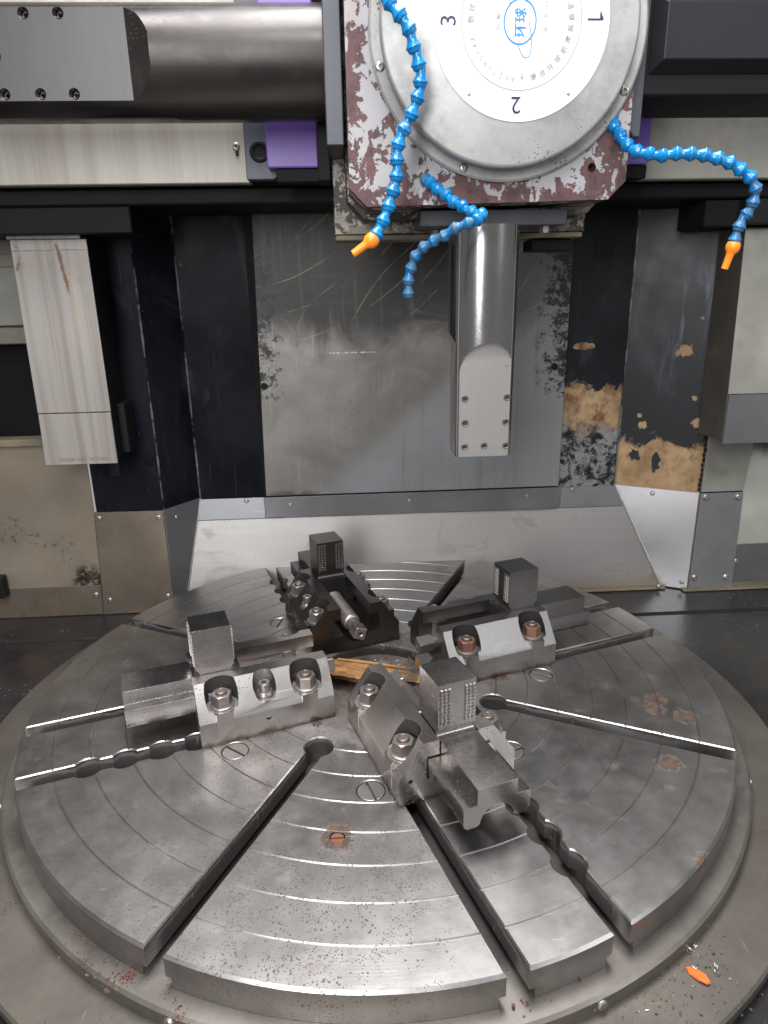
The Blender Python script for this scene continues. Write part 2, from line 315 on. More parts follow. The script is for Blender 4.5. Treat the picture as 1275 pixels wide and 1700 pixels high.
n = NT('guide_cover_paint'); x, y, z = n.xyz()
st = n.noise(1, 4, .6, n.scale(n.pos, (55, 55, 1.1))); base = n.mix(n.ss(st, .35, .65), (.19, .168, .15), (.26, .237, .217))
top = n.ss(z, .72, 1.02)
yel = n.mul(n.ss(n.noise(1, 4, .7, n.scale(n.pos, (26, 26, 2))), .5, .7), n.mul(top, .5)); base = n.mix(yel, base, (.42, .33, .16))
run = n.mul(n.ss(n.noise(1, 3, .6, n.scale(n.pos, (60, 60, 1.4)), .3), .60, .66), .30); base = n.mix(run, base, (.20, .175, .16))
rr = n.ss(n.add(n.noise(26, 6, .75, n.scale(n.pos, (1, 1, .5))), n.mul(top, .09)), .69, .72); base = n.mix(n.mul(rr, .85), base, (.10, .05, .03))
# one long rust run from the top seam, seams that rust
rx = n.ma('ABSOLUTE', n.sub(x, n.add(-.795, n.mul(n.sub(z, 1.0), -.12)))); lr = n.mul(n.ss(n.add(rx, n.mul(n.noise(60, 4), .012)), .013, .008), n.mul(n.ss(z, .90, .93), n.ss(z, 1.04, 1.03)))
base = n.mix(lr, base, (.12, .045, .025))
for zz, ww in ((1.018, .0015), (.588, .0022)):
    sm = n.mul(n.ss(n.ma('ABSOLUTE', n.sub(n.sub(z, zz), n.mul(n.sub(n.noise(30, 3), .5), .008))), ww, ww * .3), n.ss(n.noise(14, 3), .35, .5)); base = n.mix(n.mul(sm, .9), base, (.09, .05, .03))
M['guide_cover'] = n.out(base, .42, .1)

def paint(name, col, rough=.45, var=.15, dirt=.3, dirtcol=(.05, .04, .03), metal=0.0, bump=.15, spec=None):
    n = NT(name); a = n.noise(6, 5, .6); b = n.noise(50, 4, .7)
    base = n.mix(n.ss(a, .3, .7), tuple(c * (1 - var) for c in col), tuple(min(1, c * (1 + var)) for c in col))
    d_ = n.mul(n.ss(n.add(n.mul(n.noise(9, 6, .7), .8), n.mul(b, .2)), .54, .72), dirt); base = n.mix(d_, base, dirtcol)
    n.bump(b, bump, .0008); M[name] = n.out(base, n.add(rough - .08, n.mul(a, .16)), metal, spec)
paint('beige_panel', (.40, .35, .27), .42, .14, .35, metal=.3)
paint('beige_panel_pale', (.29, .28, .245), .45, .14, .3, metal=.25)
paint('green_grey_panel', (.17, .165, .14), .5, .2, .4)
paint('side_metal', (.13, .118, .10), .42, .2, .5, metal=.5)
paint('beam_black', (.005, .005, .0055), .7, .3, .2, spec=.12)
paint('bracket_grey', (.014, .0147, .0155), .55, .2, .3, spec=.15)
paint('blue_black', (.040, .044, .062), .45, .2, .4)
paint('purple_paint', (.16, .085, .36), .42, .12, .35, (.10, .06, .14))
paint('label_white', (.66, .665, .66), .28, .02, .04, (.6, .58, .52), bump=.02)
paint('ink', (.03, .025, .06), .4, .05, 0)
paint('ink_grey', (.30, .30, .31), .4, .05, 0)
paint('ink_blue', (.03, .20, .62), .4, .05, 0)
paint('etch', (.13, .10, .085), .6, .1, 0)
paint('crud', (.15, .125, .085), .8, .3, .7, bump=.8)
paint('chip_dark', (.06, .045, .035), .6, .4, .4)
paint('flake_red', (.085, .032, .022), .7, .4, .3)
steel('guard_steel_mid', (.30, .30, .295), .38, .7, rust=.02, var=.2, specks=.4)
paint('chip_orange', (.72, .13, .02), .45, .25, .1)
paint('weld', (.42, .40, .37), .4, .2, .2, metal=.7)

n = NT('floor_black'); a = n.noise(4, 6, .65, dist=.4)
base = n.mix(n.ss(a, .35, .7), (.006, .006, .007), (.016, .0155, .016)); sp = n.dots(60, .2, 4, .45, .6); base = n.mix(sp, base, (.10, .10, .10))
br_ = n.mul(n.ss(n.noise(5, 5, .7), .5, .7), .4); base = n.mix(br_, base, (.04, .022, .016))
n.bump(n.noise(40, 4), .15, .001)
M['floor'] = n.out(base, n.add(.20, n.mul(a, .2)), 0.0)

n = NT('slab_grime'); a = n.noise(60, 6, .8); b = n.noise(9, 5, .65, n.scale(n.pos, (1, 1, 2))); x, y, z = n.xyz()
f = n.ss(n.add(a, n.mul(n.sub(b, .5), .9)), .50, .58)
base = n.mix(f, (.028, .024, .02), (.26, .24, .2)); base = n.mix(n.mul(n.ss(b, .5, .65), .6), base, (.06, .045, .035))
n.bump(a, .5, .0015); M['slab'] = n.out(base, .5, .4)

n = NT('hose_blue'); b = n.ss(n.noise(45, 5, .75), .60, .68)
base = n.mix(n.mul(b, n.mul(n.rnd, .9)), n.mix(n.mul(n.rnd, .5), (.003, .17, .42), (.002, .11, .30)), (.36, .40, .40))
M['hose'] = n.out(base, n.fmix(b, .24, .6), 0.0)
n = NT('hose_blue_dirty'); b = n.ss(n.noise(55, 5, .75), .44, .60)
M['hose_dirty'] = n.out(n.mix(n.mul(b, .7), (.003, .12, .30), (.055, .085, .10)), n.fmix(b, .28, .6), 0.0)
n = NT('hose_orange'); b = n.ss(n.noise(60, 4, .7), .55, .7); M['hose_orange'] = n.out(n.mix(n.mul(b, .5), (.86, .22, .012), (.45, .16, .06)), .38, 0.0)

n = NT('wood'); v = n.scale(n.obj, (5, 60, 60)); g = n.noise(1, 6, .7, v, .8); g2 = n.noise(1, 4, .7, n.scale(n.obj, (9, 160, 160)))
base = n.mix(n.ss(g, .3, .68), (.085, .032, .010), (.40, .20, .062)); base = n.mix(n.ss(g2, .58, .72), base, (.03, .016, .01))
cr_ = n.ss(n.noise(16, 5, .7, n.obj), .52, .62); base = n.mix(n.mul(cr_, .8), base, (.035, .025, .02)); n.bump(n.add(g, g2), .9, .003)
M['wood'] = n.out(base, .75, 0.0)

# ------------------------------------------------------------------ mesh helpers
def V(*a): return Vector(a)
def B(): return bmesh.new()
def box(bm, x0, x1, y0, y1, z0, z1):
    v = [bm.verts.new(p) for p in ((x0, y0, z0), (x1, y0, z0), (x1, y1, z0), (x0, y1, z0), (x0, y0, z1), (x1, y0, z1), (x1, y1, z1), (x0, y1, z1))]
    for f in ((3, 2, 1, 0), (4, 5, 6, 7), (0, 1, 5, 4), (1, 2, 6, 5), (2, 3, 7, 6), (3, 0, 4, 7)): bm.faces.new([v[i] for i in f])
    return bm
def loft(bm, rings, caps=True):
    """rings: lists of equal length closed loops"""
    vr = [[bm.verts.new(p) for p in r] for r in rings]; k = len(rings[0])
    for a, b in zip(vr, vr[1:]):
        for i in range(k): bm.faces.new((a[i], a[(i + 1) % k], b[(i + 1) % k], b[i]))
    if caps: bm.faces.new(list(reversed(vr[0]))); bm.faces.new(vr[-1])
    return bm
def prism(bm, pts, axis, a0, a1):
    """pts 2d; axis x: pts=(y,z); y: pts=(x,z); z: pts=(x,y)"""
    def P(p, a): return (a, p[0], p[1]) if axis == 'x' else (p[0], a, p[1]) if axis == 'y' else (p[0], p[1], a)
    loft(bm, [[P(p, a0) for p in pts], [P(p, a1) for p in pts]]); bmesh.ops.recalc_face_normals(bm, faces=bm.faces[:]); return bm
AX = {'z': Matrix.Identity(4), 'x': Matrix.Rotation(R(90), 4, 'Y'), 'y': Matrix.Rotation(R(-90), 4, 'X'), '-y': Matrix.Rotation(R(90), 4, 'X')}
def lathe(bm, prof, seg=32, at=(0, 0, 0), axis='z', closed=False, mat=None):
    """prof (r, h) list; r==0 ends make caps; closed joins last to first"""
    m = mat if mat is not None else Matrix.Translation(at) @ AX[axis]
    rows = []
    for r, h in prof:
        if r < 1e-7: rows.append([bm.verts.new(m @ V(0, 0, h))])
        else: rows.append([bm.verts.new(m @ V(r * math.cos(2 * math.pi * i / seg), r * math.sin(2 * math.pi * i / seg), h)) for i in range(seg)])
    pairs = list(zip(rows, rows[1:])) + ([(rows[-1], rows[0])] if closed else [])
    for a, b in pairs:
        for i in range(seg):
            j = (i + 1) % seg
            if len(a) == 1 and len(b) == 1: continue
            if len(a) == 1: bm.faces.new((a[0], b[i], b[j]))
            elif len(b) == 1: bm.faces.new((a[i], a[j], b[0]))
            else: bm.faces.new((a[i], a[j], b[j], b[i]))
    bmesh.ops.recalc_face_normals(bm, faces=bm.faces[:]); return bm
def cyl(bm, r, h0, h1, at=(0, 0, 0), axis='z', seg=32, ch=0.0):
    p = [(0, h0), (r, h0), (r, h1), (0, h1)] if not ch else [(0, h0), (r - ch, h0), (r, h0 + ch), (r, h1 - ch), (r - ch, h1), (0, h1)]
    return lathe(bm, p, seg, at, axis)
def tomesh(bm, name):
    me = bpy.data.meshes.new(name); bm.to_mesh(me); bm.free(); return me
def finish(me, angle=19):
    me.polygons.foreach_set('use_smooth', [True] * len(me.polygons)); me.set_sharp_from_angle(angle=R(angle)); me.update()
def mk(name, bm, m, parent=None, bevel=0.0, cut=(), join=(), inter=(), seg=1, angle=19, loc=None, local=False, bang=35):
    """one mesh object. Geometry is written in world coordinates and moved to the parent's frame, unless local=True."""
    off = Vector((0, 0, 0))
    root = parent
    while root is not None and root.parent is not None: root = root.parent
    if root is not None and not local: off = root.location.copy()
    me = tomesh(bm, name); o = bpy.data.objects.new(name, me); C.objects.link(o)
    tmp = []
    for op, lst in (('UNION', join), ('DIFFERENCE', cut), ('INTERSECT', inter)):
        for cb in lst:
            bmesh.ops.recalc_face_normals(cb, faces=cb.faces[:])
            co = bpy.data.objects.new('cutter', tomesh(cb, 'cutter')); C.objects.link(co); tmp.append(co)
            md = o.modifiers.new('b', 'BOOLEAN'); md.operation = op; md.solver = 'EXACT'; md.object = co
    if bevel:
        md = o.modifiers.new('v', 'BEVEL'); md.width = bevel; md.segments = seg; md.limit_method = 'ANGLE'; md.angle_limit = R(bang); md.harden_normals = False; md.use_clamp_overlap = True
    if o.modifiers:
        dg = bpy.context.evaluated_depsgraph_get(); dg.update()
        new = bpy.data.meshes.new_from_object(o.evaluated_get(dg)); o.modifiers.clear(); old = o.data; o.data = new; new.name = name; bpy.data.meshes.remove(old)
        for t in tmp:
            tm = t.data; bpy.data.objects.remove(t); bpy.data.meshes.remove(tm)
        me = new
    me.materials.clear(); me.materials.append(M[m]); finish(me, angle)
    if off.length > 0: me.transform(Matrix.Translation(-off))
    if parent is not None: o.parent = parent
    if loc is not None: o.location = loc
    return o
def tag(o, label=None, cat=None, group=None, kind=None):
    if label: o['label'] = label
    if cat: o['category'] = cat
    if group: o['group'] = group
    if kind: o['kind'] = kind
    return o
def thing(name, label, cat, loc=(0, 0, 0), group=None):
    o = bpy.data.objects.new(name, None); C.objects.link(o); o.location = loc; o.empty_display_size = .05
    return tag(o, label, cat, group)
def inst(src, name, parent=None, loc=(0, 0, 0), mat4=None):
    o = bpy.data.objects.new(name, src.data if hasattr(src, 'data') else src); C.objects.link(o)
    if parent is not None: o.parent = parent
    if mat4 is not None: o.matrix_local = mat4
    else: o.location = loc
    return o
def slot_cut(bm, p0, p1, levels):
    """box slot from p0 to p1 (2d) lofted through (z, halfwidth) levels"""
    d = (Vector(p1) - Vector(p0)).normalized(); nn = Vector((-d.y, d.x))
    rings = []
    for z_, w_ in levels:
        rings.append([(*(Vector(p) + nn * s * w_), z_) for p, s in ((p0, -1), (p1, -1), (p1, 1), (p0, 1))])
    return loft(bm, rings)

# shared small screws: a button head with a hex socket; local, head faces -Y
def button_mesh(r=.0085):
    bm = B(); lathe(bm, [(0, -.0015), (r * .42, -.0015), (r * .45, .004), (r * .75, .0035), (r, .0015), (r, -.001), (0, -.001)], 18, axis='-y')
    me = tomesh(bm, 'screw'); me.materials.append(M['screw_steel']); finish(me); return me
SCREW = button_mesh()
def screw(parent, x, y, z, s=1.0, rz=0.0, tilt=0.0):
    root = parent
    while root.parent is not None: root = root.parent
    o = inst(SCREW, 'screw', parent); o.matrix_local = Matrix.Translation(V(x, y, z) - root.location) @ Matrix.Rotation(rz, 4, 'Z') @ Matrix.Rotation(tilt, 4, 'X') @ Matrix.Scale(s, 4)
    return o

# ------------------------------------------------------------------ setting: floor
ZF = -0.12
fl = B(); box(fl, -2.6, 2.6, -2.6, 1.6, ZF - .02, ZF); o = mk('floor', fl, 'floor'); tag(o, kind='structure')
fr = B(); prism(fr, [(.478, ZF + .0005), (.490, ZF + .006), (.502, ZF + .0005)], 'x', -1.7, 1.7); o = mk('floor_ridge', fr, 'bracket_grey'); tag(o, kind='structure')

# ------------------------------------------------------------------ columns
def panel(bm, pts, t, flip=False):
    """sheet from a planar polygon, thickness t backwards along its normal"""
    p = [Vector(q) for q in pts]; nrm = (p[1] - p[0]).cross(p[-1] - p[0]).normalized()
    if nrm.y > 0: nrm.negate()
    loft(bm, [p, [q - nrm * t for q in p]]); bmesh.ops.recalc_face_normals(bm, faces=bm.faces[:]); return bm

t = thing('machine_column', 'blue-black painted machine column left of the steel rear splash panel, darker one with thin bare edge', 'machine column', (-.6, .8, ZF), 'machine columns')
bm = B(); prism(bm, [(-.865, .66), (-.651, .66), (-.557, .78), (-.30, .78), (-.30, .95), (-.865, .95)], 'z', ZF, 1.75)
mk('column_body', bm, 'column', t, bevel=.003)
bm = B(); prism(bm, [(-.80, .655), (-.783, .648), (-.770, .655), (-.770, .6585), (-.80, .6585)], 'z', .36, 1.75)
mk('edge_strip', bm, 'bracket_grey', t)
t = thing('machine_column', 'blue-black painted machine column with large peeled tan patches, right of the rear splash panel', 'machine column', (1.0, .8, ZF), 'machine columns')
bm = B(); prism(bm, [(.62, .78), (.876, .78), (1.12, .66), (1.272, .66), (1.272, .95), (.62, .95)], 'z', ZF, 1.75)
mk('column_body', bm, 'column', t, bevel=.003)
bm = B()
for i in range(90):
    z0 = .24 + i * .0168; r_ = .0035 + random.random() * .003
    lathe(bm, [(0, z0), (r_, z0 + .003), (r_ * 1.1, z0 + .012), (0, z0 + .0185)], 7, (1.118 + random.uniform(-.002, .002), .657, 0))
mk('weld_bead', bm, 'bracket_grey', t)

# ------------------------------------------------------------------ rear splash panel
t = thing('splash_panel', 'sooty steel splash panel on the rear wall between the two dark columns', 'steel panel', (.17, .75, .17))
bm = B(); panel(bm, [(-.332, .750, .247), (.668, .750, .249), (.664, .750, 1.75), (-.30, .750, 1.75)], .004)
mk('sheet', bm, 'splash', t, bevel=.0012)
bm = B(); panel(bm, [(-.338, .742, .173), (.660, .742, .170), (.674, .742, .183), (.676, .742, .246), (-.340, .742, .244)], .004)
mk('lower_flange', bm, 'guard_steel_blue', t, bevel=.0012)
for x_, z_ in ((-.252, .216), (.152, .218), (.556, .220)): screw(t, x_, .741, z_, .75)
bm = B(); box(bm, -.34, .66, .752, .79, .17, 1.7); mk('backing', bm, 'beam_black', t)
for x_, z_ in ((-.312, .615), (.628, .655)):
    bm = B(); cyl(bm, .011, -.002, .004, (x_, .748, z_), '-y', 16); mk('rubber_plug', bm, 'black_box', t)

# ------------------------------------------------------------------ lower guards
t = thing('chute_guard', 'pale brushed steel guard sloping forward under the splash panel behind the round table', 'steel guard', (.2, .72, ZF))
bm = B(); panel(bm, [(-.571, .757, .166), (.909, .757, .166), (1.038, .696, ZF + .006), (-.622, .696, ZF + .006)], .004); mk('sloping_sheet', bm, 'chute', t, bevel=.001)
bm = B(); panel(bm, [(-.571, .756, .167), (.909, .756, .167), (.877, .770, .238), (-.557, .770, .238)], .004); mk('upper_flange', bm, 'guard_steel_blue', t, bevel=.001)
for x_, z_ in ((-.402, .228), (.724, .228)): screw(t, x_, .7675, z_, 1.0)
bm = B(); box(bm, -.6, 1.05, .668, .697, ZF + .0005, ZF + .008); mk('foot_lip', bm, 'crud', t, bevel=.002)
for x_ in (1.02,): screw(t, x_, .66, ZF + .016, .9)

t = thing('corner_guard', 'bright shiny triangular steel guard below the tan peeled column', 'steel guard', (1.0, .68, ZF))
bm = B(); panel(bm, [(1.037, .695, ZF + .004), (1.118, .655, ZF + .004), (1.118, .655, .236), (.876, .773, .240)], .004); mk('sheet', bm, 'guard_steel', t, bevel=.001)
bm = B(); random.seed(3)
for i in range(46):
    f_ = i / 45; p_ = V(.876, .772, .238).lerp(V(1.040, .694, ZF + .01), f_) + V(random.uniform(-.0015, .0015), 0, 0)
    lathe(bm, [(0, -.006), (.0035, -.003), (.0042, .003), (0, .007)], 8, mat=Matrix.Translation(p_) @ V(.164, -.078, -.35).to_track_quat('Z', 'Y').to_matrix().to_4x4())
mk('weld_seam', bm, 'weld', t)
screw(t, .985, .714, .222, .9, R(-26)); screw(t, 1.10, .660, ZF + .03, .9, R(-26))

t = thing('corner_guard', 'narrow blue-grey steel guard angled back beside the tarnished brown panel', 'steel guard', (-.62, .7, ZF))
bm = B(); panel(bm, [(-.651, .655, ZF + .004), (-.622, .697, ZF + .004), (-.556, .774, .242), (-.651, .655, .240)], .004); mk('sheet', bm, 'guard_steel_blue', t, bevel=.001)
bm = B()
for i in range(40):
    f_ = i / 39; p_ = V(-.557, .772, .236).lerp(V(-.624, .694, ZF + .01), f_) + V(random.uniform(-.001, .001), 0, 0)
    lathe(bm, [(0, -.006), (.0022, -.003), (.0026, .003), (0, .007)], 8, mat=Matrix.Translation(p_) @ V(-.066, -.078, -.35).to_track_quat('Z', 'Y').to_matrix().to_4x4())
mk('weld_seam', bm, 'weld', t)
screw(t, -.620, .688, .205, .75, R(50))

t = thing('front_guard', 'brownish tarnished steel guard panel with four screws, below the dark column', 'steel guard', (-.76, .65, ZF))
bm = B(); panel(bm, [(-.888, .650, ZF + .002), (-.652, .650, ZF + .002), (-.652, .650, .240), (-.868, .650, .242)], .004); mk('sheet', bm, 'guard_steel_tarnished', t, bevel=.0012)
for x_, z_ in ((-.855, .222), (-.668, .218), (-.862, -.066), (-.67, -.06)): screw(t, x_, .6495, z_, 1.0)
t = thing('front_guard', 'grey steel guard panel with a screw near each corner, below the square grey cover', 'steel guard', (1.2, .65, ZF))
bm = B(); panel(bm, [(1.121, .650, ZF + .002), (1.278, .650, ZF + .002), (1.268, .650, .236), (1.121, .650, .236)], .004); mk('sheet', bm, 'guard_steel_mid', t, bevel=.0012)
for x_, z_ in ((1.140, .222), (1.252, .219), (1.138, -.070), (1.250, -.073)): screw(t, x_, .6495, z_, 1.25)
bm = B(); panel(bm, [(1.123, .654, .239), (1.268, .654, .239), (1.29, .654, .56), (1.123, .654, .56)], .004); mk('upper_sheet', bm, 'green_grey_panel', t, bevel=.0012)

t = thing('side_guard', 'beige stained guard panel at the left edge with black scuffs', 'steel guard', (-1.2, .66, ZF))
n = NT('beige_scuffed'); x, y, z = n.xyz()
base = n.mix(n.ss(n.noise(4, 5, .6), .3, .7), (.18, .15, .115), (.25, .212, .165))
sc_ = n.mx(n.mx(n.blob(-1.15, .66, .19, .08, kz=1.1), n.blob(-1.06, .66, .16, .05)), n.blob(-.99, .66, .12, .07, kx=1.3))
sf = n.mul(n.ss(sc_, 0, .5), n.ss(n.noise(55, 6, .8), .54, .60)); base = n.mix(n.mul(sf, .8), base, (.05, .035, .03))
oil_shade = n.mul(n.ss(n.blob(-.92, .66, .0, .10, kx=1.2), .2, .6), n.ss(n.noise(40, 6, .75), .42, .5)); base = n.mix(oil_shade, base, (.02, .014, .01))
lo = n.mul(n.ss(n.add(z, n.mul(n.noise(12, 5), .03)), -.005, -.03), .5); base = n.mix(lo, base, (.13, .10, .075))
yl = n.mul(n.ss(n.noise(6, 5, .6, n.scale(n.pos, (2, 1, .6))), .5, .7), .4); base = n.mix(yl, base, (.24, .16, .09))
M['beige_scuffed'] = n.out(base, .42, .35)
bm = B(); panel(bm, [(-1.9, .655, ZF + .002), (-.890, .655, ZF + .002), (-.870, .655, .242), (-.868, .655, .462), (-1.9, .655, .462)], .004); mk('sheet', bm, 'beige_scuffed', t, bevel=.0012)
bm = B(); panel(bm, [(-1.9, .652, ZF + .002), (-.892, .652, ZF + .002), (-.885, .652, -.012), (-1.9, .652, -.012)], .0025); mk('kick_strip', bm, 'guard_steel_tarnished', t, bevel=.001)
screw(t, -.905, .651, -.046, 1.1)
bm = B(); box(bm, -1.9, -.87, .640, .70, .464, .486); mk('top_ledge', bm, 'crud', t, bevel=.002)
t = thing('junction_box', 'small dark box low on the beige panel at the left edge', 'small box', (-1.21, .64, -.02))
bm = B(); box(bm, -1.30, -1.180, .61, .6515, -.030, .042); mk('box_body', bm, 'bracket_grey', t, bevel=.004)
bm = B(); box(bm, -1.296, -1.184, .606, .6098, -.024, .036); mk('box_lid', bm, 'black_box', t, bevel=.002)

t = thing('side_guard', 'pale worn guard panel at the right edge, sooty at its top', 'steel guard', (1.5, .72, ZF))
n = NT('pale_sooty'); x, y, z = n.xyz()
base = n.mix(n.ss(n.noise(5, 5, .6), .3, .7), (.38, .37, .32), (.48, .47, .43))
so = n.ss(n.add(z, n.mul(n.sub(n.noise(6, 6, .7), .5), .16)), .33, .41); base = n.mix(so, base, (.016, .015, .015))
rs = n.mul(n.ss(x, 1.31, 1.28), n.ss(n.noise(12, 6, .75), .46, .66)); base = n.mix(n.mul(rs, .6), base, (.20, .13, .06))
M['pale_sooty'] = n.out(base, n.fmix(so, .4, .3), .3)
bm = B(); panel(bm, [(1.281, .70, ZF + .002), (2.0, .70, ZF + .002), (2.0, .70, .50), (1.272, .70, .50)], .004); mk('sheet', bm, 'pale_sooty', t)
bm = B(); panel(bm, [(1.283, .695, ZF + .002), (2.0, .695, ZF + .002), (2.0, .695, .035), (1.278, .695, .030)], .004); mk('kick_strip', bm, 'guard_steel_blue', t, bevel=.001)
screw(t, 1.305, .694, -.035, 1.2)
bm = B(); box(bm, 1.10, 2.0, .64, .694, ZF + .0005, ZF + .008); mk('foot_lip', bm, 'crud', t, bevel=.002)

# recess behind the left cover
t = thing('rear_casing', 'greenish grey casing with a pale ledge, far left behind the rusty cover', 'machine casing', (-1.2, .7, .5))
bm = B(); box(bm, -1.9, -.868, .69, .90, .82, 1.75); mk('upper_casing', bm, 'green_grey_panel', t, bevel=.003)
bm = B(); box(bm, -1.9, -.868, .665, .90, .768, .818); mk('ledge', bm, 'side_metal', t, bevel=.003)
bm = B(); box(bm, -1.9, -.868, .74, .90, .40, .766); mk('dark_recess', bm, 'beam_black', t)
bm = B(); box(bm, -1.9, -.93, .683, .6895, .985, 1.02); mk('cover_strip', bm, 'side_metal', t, bevel=.001)

# ------------------------------------------------------------------ vertical guide covers
t = thing('guide_cover', 'long off-white guide cover with rust runs and small stamped letters at its lower end', 'guide cover', (-.82, .5, .437), 'guide covers hanging under the crossbeam')
bm = B(); panel(bm, [(-.923, .500, .5875), (-.720, .500, .5875), (-.720, .500, 1.045), (-.917, .500, 1.045)], .004); mk('upper_sheet', bm, 'guide_cover', t, bevel=.001)
bm = B(); panel(bm, [(-.925, .497, .438), (-.720, .497, .438), (-.720, .497, .586), (-.921, .497, .586)], .005); mk('lower_sheet', bm, 'guide_cover', t, bevel=.001)
bm = B(); box(bm, -.915, -.723, .506, .648, .446, 1.052); mk('carriage', bm, 'black_box', t, bevel=.002)
bm = B(); box(bm, -.921, -.732, .492, .499, 1.046, 1.058); mk('top_strip', bm, 'guide_cover', t, bevel=.001)
bm = B(); box(bm, -.722, -.700, .560, .640, .455, .60); mk('wiper_block', bm, 'black_box', t, bevel=.002)
GT = t
t = thing('guide_cover', 'grey-beige guide cover at the right edge with dark side face', 'guide cover', (1.25, .5, .437), 'guide covers hanging under the crossbeam')
bm = B(); panel(bm, [(1.082, .500, .590), (1.5, .500, .590), (1.5, .500, 1.045), (1.066, .500, 1.045)], .004); mk('upper_sheet', bm, 'beige_panel_pale', t, bevel=.001)
bm = B(); panel(bm, [(1.085, .497, .440), (1.5, .497, .440), (1.5, .497, .588), (1.084, .497, .588)], .005); mk('lower_sheet', bm, 'guard_steel_blue', t, bevel=.001)
bm = B(); loft(bm, [[(1.086, .504, .444), (1.5, .504, .444), (1.5, .648, .444), (1.083, .648, .444)], [(1.070, .504, 1.05), (1.5, .504, 1.05), (1.5, .648, 1.05), (1.070, .648, 1.05)]]); mk('carriage', bm, 'side_metal', t, bevel=.002)

# ------------------------------------------------------------------ crossbeam
t = thing('crossbeam', 'horizontal crossbeam with pale cover sheets behind the turret, black underneath', 'machine beam', (0, .5, 1.15))
bm = B(); box(bm, -2.0, 2.0, .432, .735, 1.16, 1.75); mk('beam_body', bm, 'beam_black', t, bevel=.004)
bm = B(); box(bm, -2.0, -.268, .392, .430, 1.160, 1.75); mk('cover_sheet', bm, 'white_panel', t, bevel=.0025)
bm = B(); box(bm, .700, 2.0, .392, .430, 1.158, 1.75); mk('cover_sheet', bm, 'beige_panel_pale', t, bevel=.0025)
screw(t, -.296, .391, 1.241, 1.0)
bm = B(); box(bm, -.298, -.291, .389, .3915, 1.220, 1.232); mk('slot_hole', bm, 'black_box', t)
bm = B(); box(bm, -2.0, 2.0, .45, .72, 1.120, 1.158); mk('beam_underside', bm, 'black_box', t, bevel=.004)
for x0, x1 in ((-2.0, -.584), (1.03, 2.0)):
    bm = B(); box(bm, x0, x1, .45, .63, 1.054, 1.118); mk('lower_rail', bm, 'bracket_grey' if x0 > 0 else 'black_box', t, bevel=.003)
bm = B(); box(bm, .93, 1.029, .47, .63, 1.050, 1.118); mk('rail_stop', bm, 'black_box', t, bevel=.003)

t = thing('mounting_plate', 'blue-black plate with one socket bolt left of the purple block', 'steel plate', (-.22, .37, 1.16))
bm = B(); prism(bm, [(-.271, 1.162), (-.206, 1.162), (-.15, 1.20), (-.15, 1.75), (-.271, 1.75)], 'y', .350, .389); mk('plate', bm, 'blue_black', t, bevel=.002)
bm = B(); lathe(bm, [(0, 0), (.013, 0), (.0165, -.003), (.021, -.003), (.024, 0)], 24, (-.236, .348, 1.222), 'y'); mk('bolt', bm, 'black_box', t)
for x0, x1, lb in ((-.216, -.097, 'square purple painted block left of the turret'), (.50, .690, 'purple painted block partly hidden behind the right side of the turret')):
    t = thing('slide_block', lb, 'purple block', ((x0 + x1) / 2, .32, 1.18), 'purple slide blocks')
    bm = B(); box(bm, x0, x1, .30, .346, 1.180, 1.70); mk('block_body', bm, 'purple_paint', t, bevel=.003)
    bm = B(); box(bm, x0 + .02, x1 + (.012 if x0 < 0 else .0), .305, .36, 1.150, 1.1785); mk('lower_wiper', bm, 'black_box', t, bevel=.002)

# ------------------------------------------------------------------ ram and slab behind the turret
t = thing('ram_slab', 'grimy dark steel slab with a pale lower edge, directly behind the turret', 'steel slab', (.22, .22, 1.03))
bm = B(); box(bm, -.064, .512, .200, .30, 1.026, 1.75)
c1 = B(); prism(c1, [(-.035, 1.145), (.010, 1.075), (.47, 1.075), (.50, 1.11), (.55, 1.11), (.55, 1.80), (-.035, 1.80)], 'y', .18, .222)
mk('slab_body', bm, 'slab', t, cut=[c1], bevel=.002)
bm = B(); box(bm, -.062, .508, .198, .30, 1.014, 1.0245); mk('edge_lip', bm, 'crud', t, bevel=.002)
bm = B(); box(bm, .395, .492, .22, .30, .985, 1.012); mk('cable_clamp', bm, 'black_box', t, bevel=.003)
bm = B(); cyl(bm, .018, .198, .240, (.39, 0, 1.04), '-y', 20); bm.free()
bm = B(); box(bm, -.095, -.068, .21, .30, 1.14, 1.30); mk('side_shim', bm, 'black_box', t, bevel=.002)
bm = B(); cyl(bm, .05, 1.2, 1.7, (.1, .5, 0)); bm.free()

# ------------------------------------------------------------------ turret
TX, TZ = .275, 1.367
t = thing('tool_turret', 'four-station tool turret with round white numbered label and flaking grey and maroon paint', 'tool turret', (TX, .1, TZ)); TUR = t
bm = B(); prism(bm, [(-.030, 1.098), (.004, 1.064), (.489, 1.072), (.523, 1.106), (.523, 1.64), (.489, 1.675), (.0, 1.675), (-.030, 1.64)], 'y', 0.0, .13)
hb = B(); cyl(hb, .0085, -.01, .03, (.452, 0, 1.130), 'y', 24)
hb2 = B(); cyl(hb2, .0042, -.01, .06, (.452, 0, 1.130), 'y', 24)
mk('turret_body', bm, 'turret_paint', t, cut=[hb, hb2], bevel=.0045, seg=2)
bm = B(); prism(bm, [(-.036, 1.090), (.000, 1.050), (.493, 1.058), (.530, 1.10), (.530, 1.65), (-.036, 1.65)], 'y', .132, .199); mk('rear_body', bm, 'slab', t, bevel=.003)
bm = B(); lathe(bm, [(.20, .001), (.20, -.010), (.258, -.010), (.262, -.007), (.262, .001)], 128, (TX, 0, TZ), 'y', closed=True); mk('flange_ring', bm, 'cast_metal', t)
DX, DZ = .268, 1.360
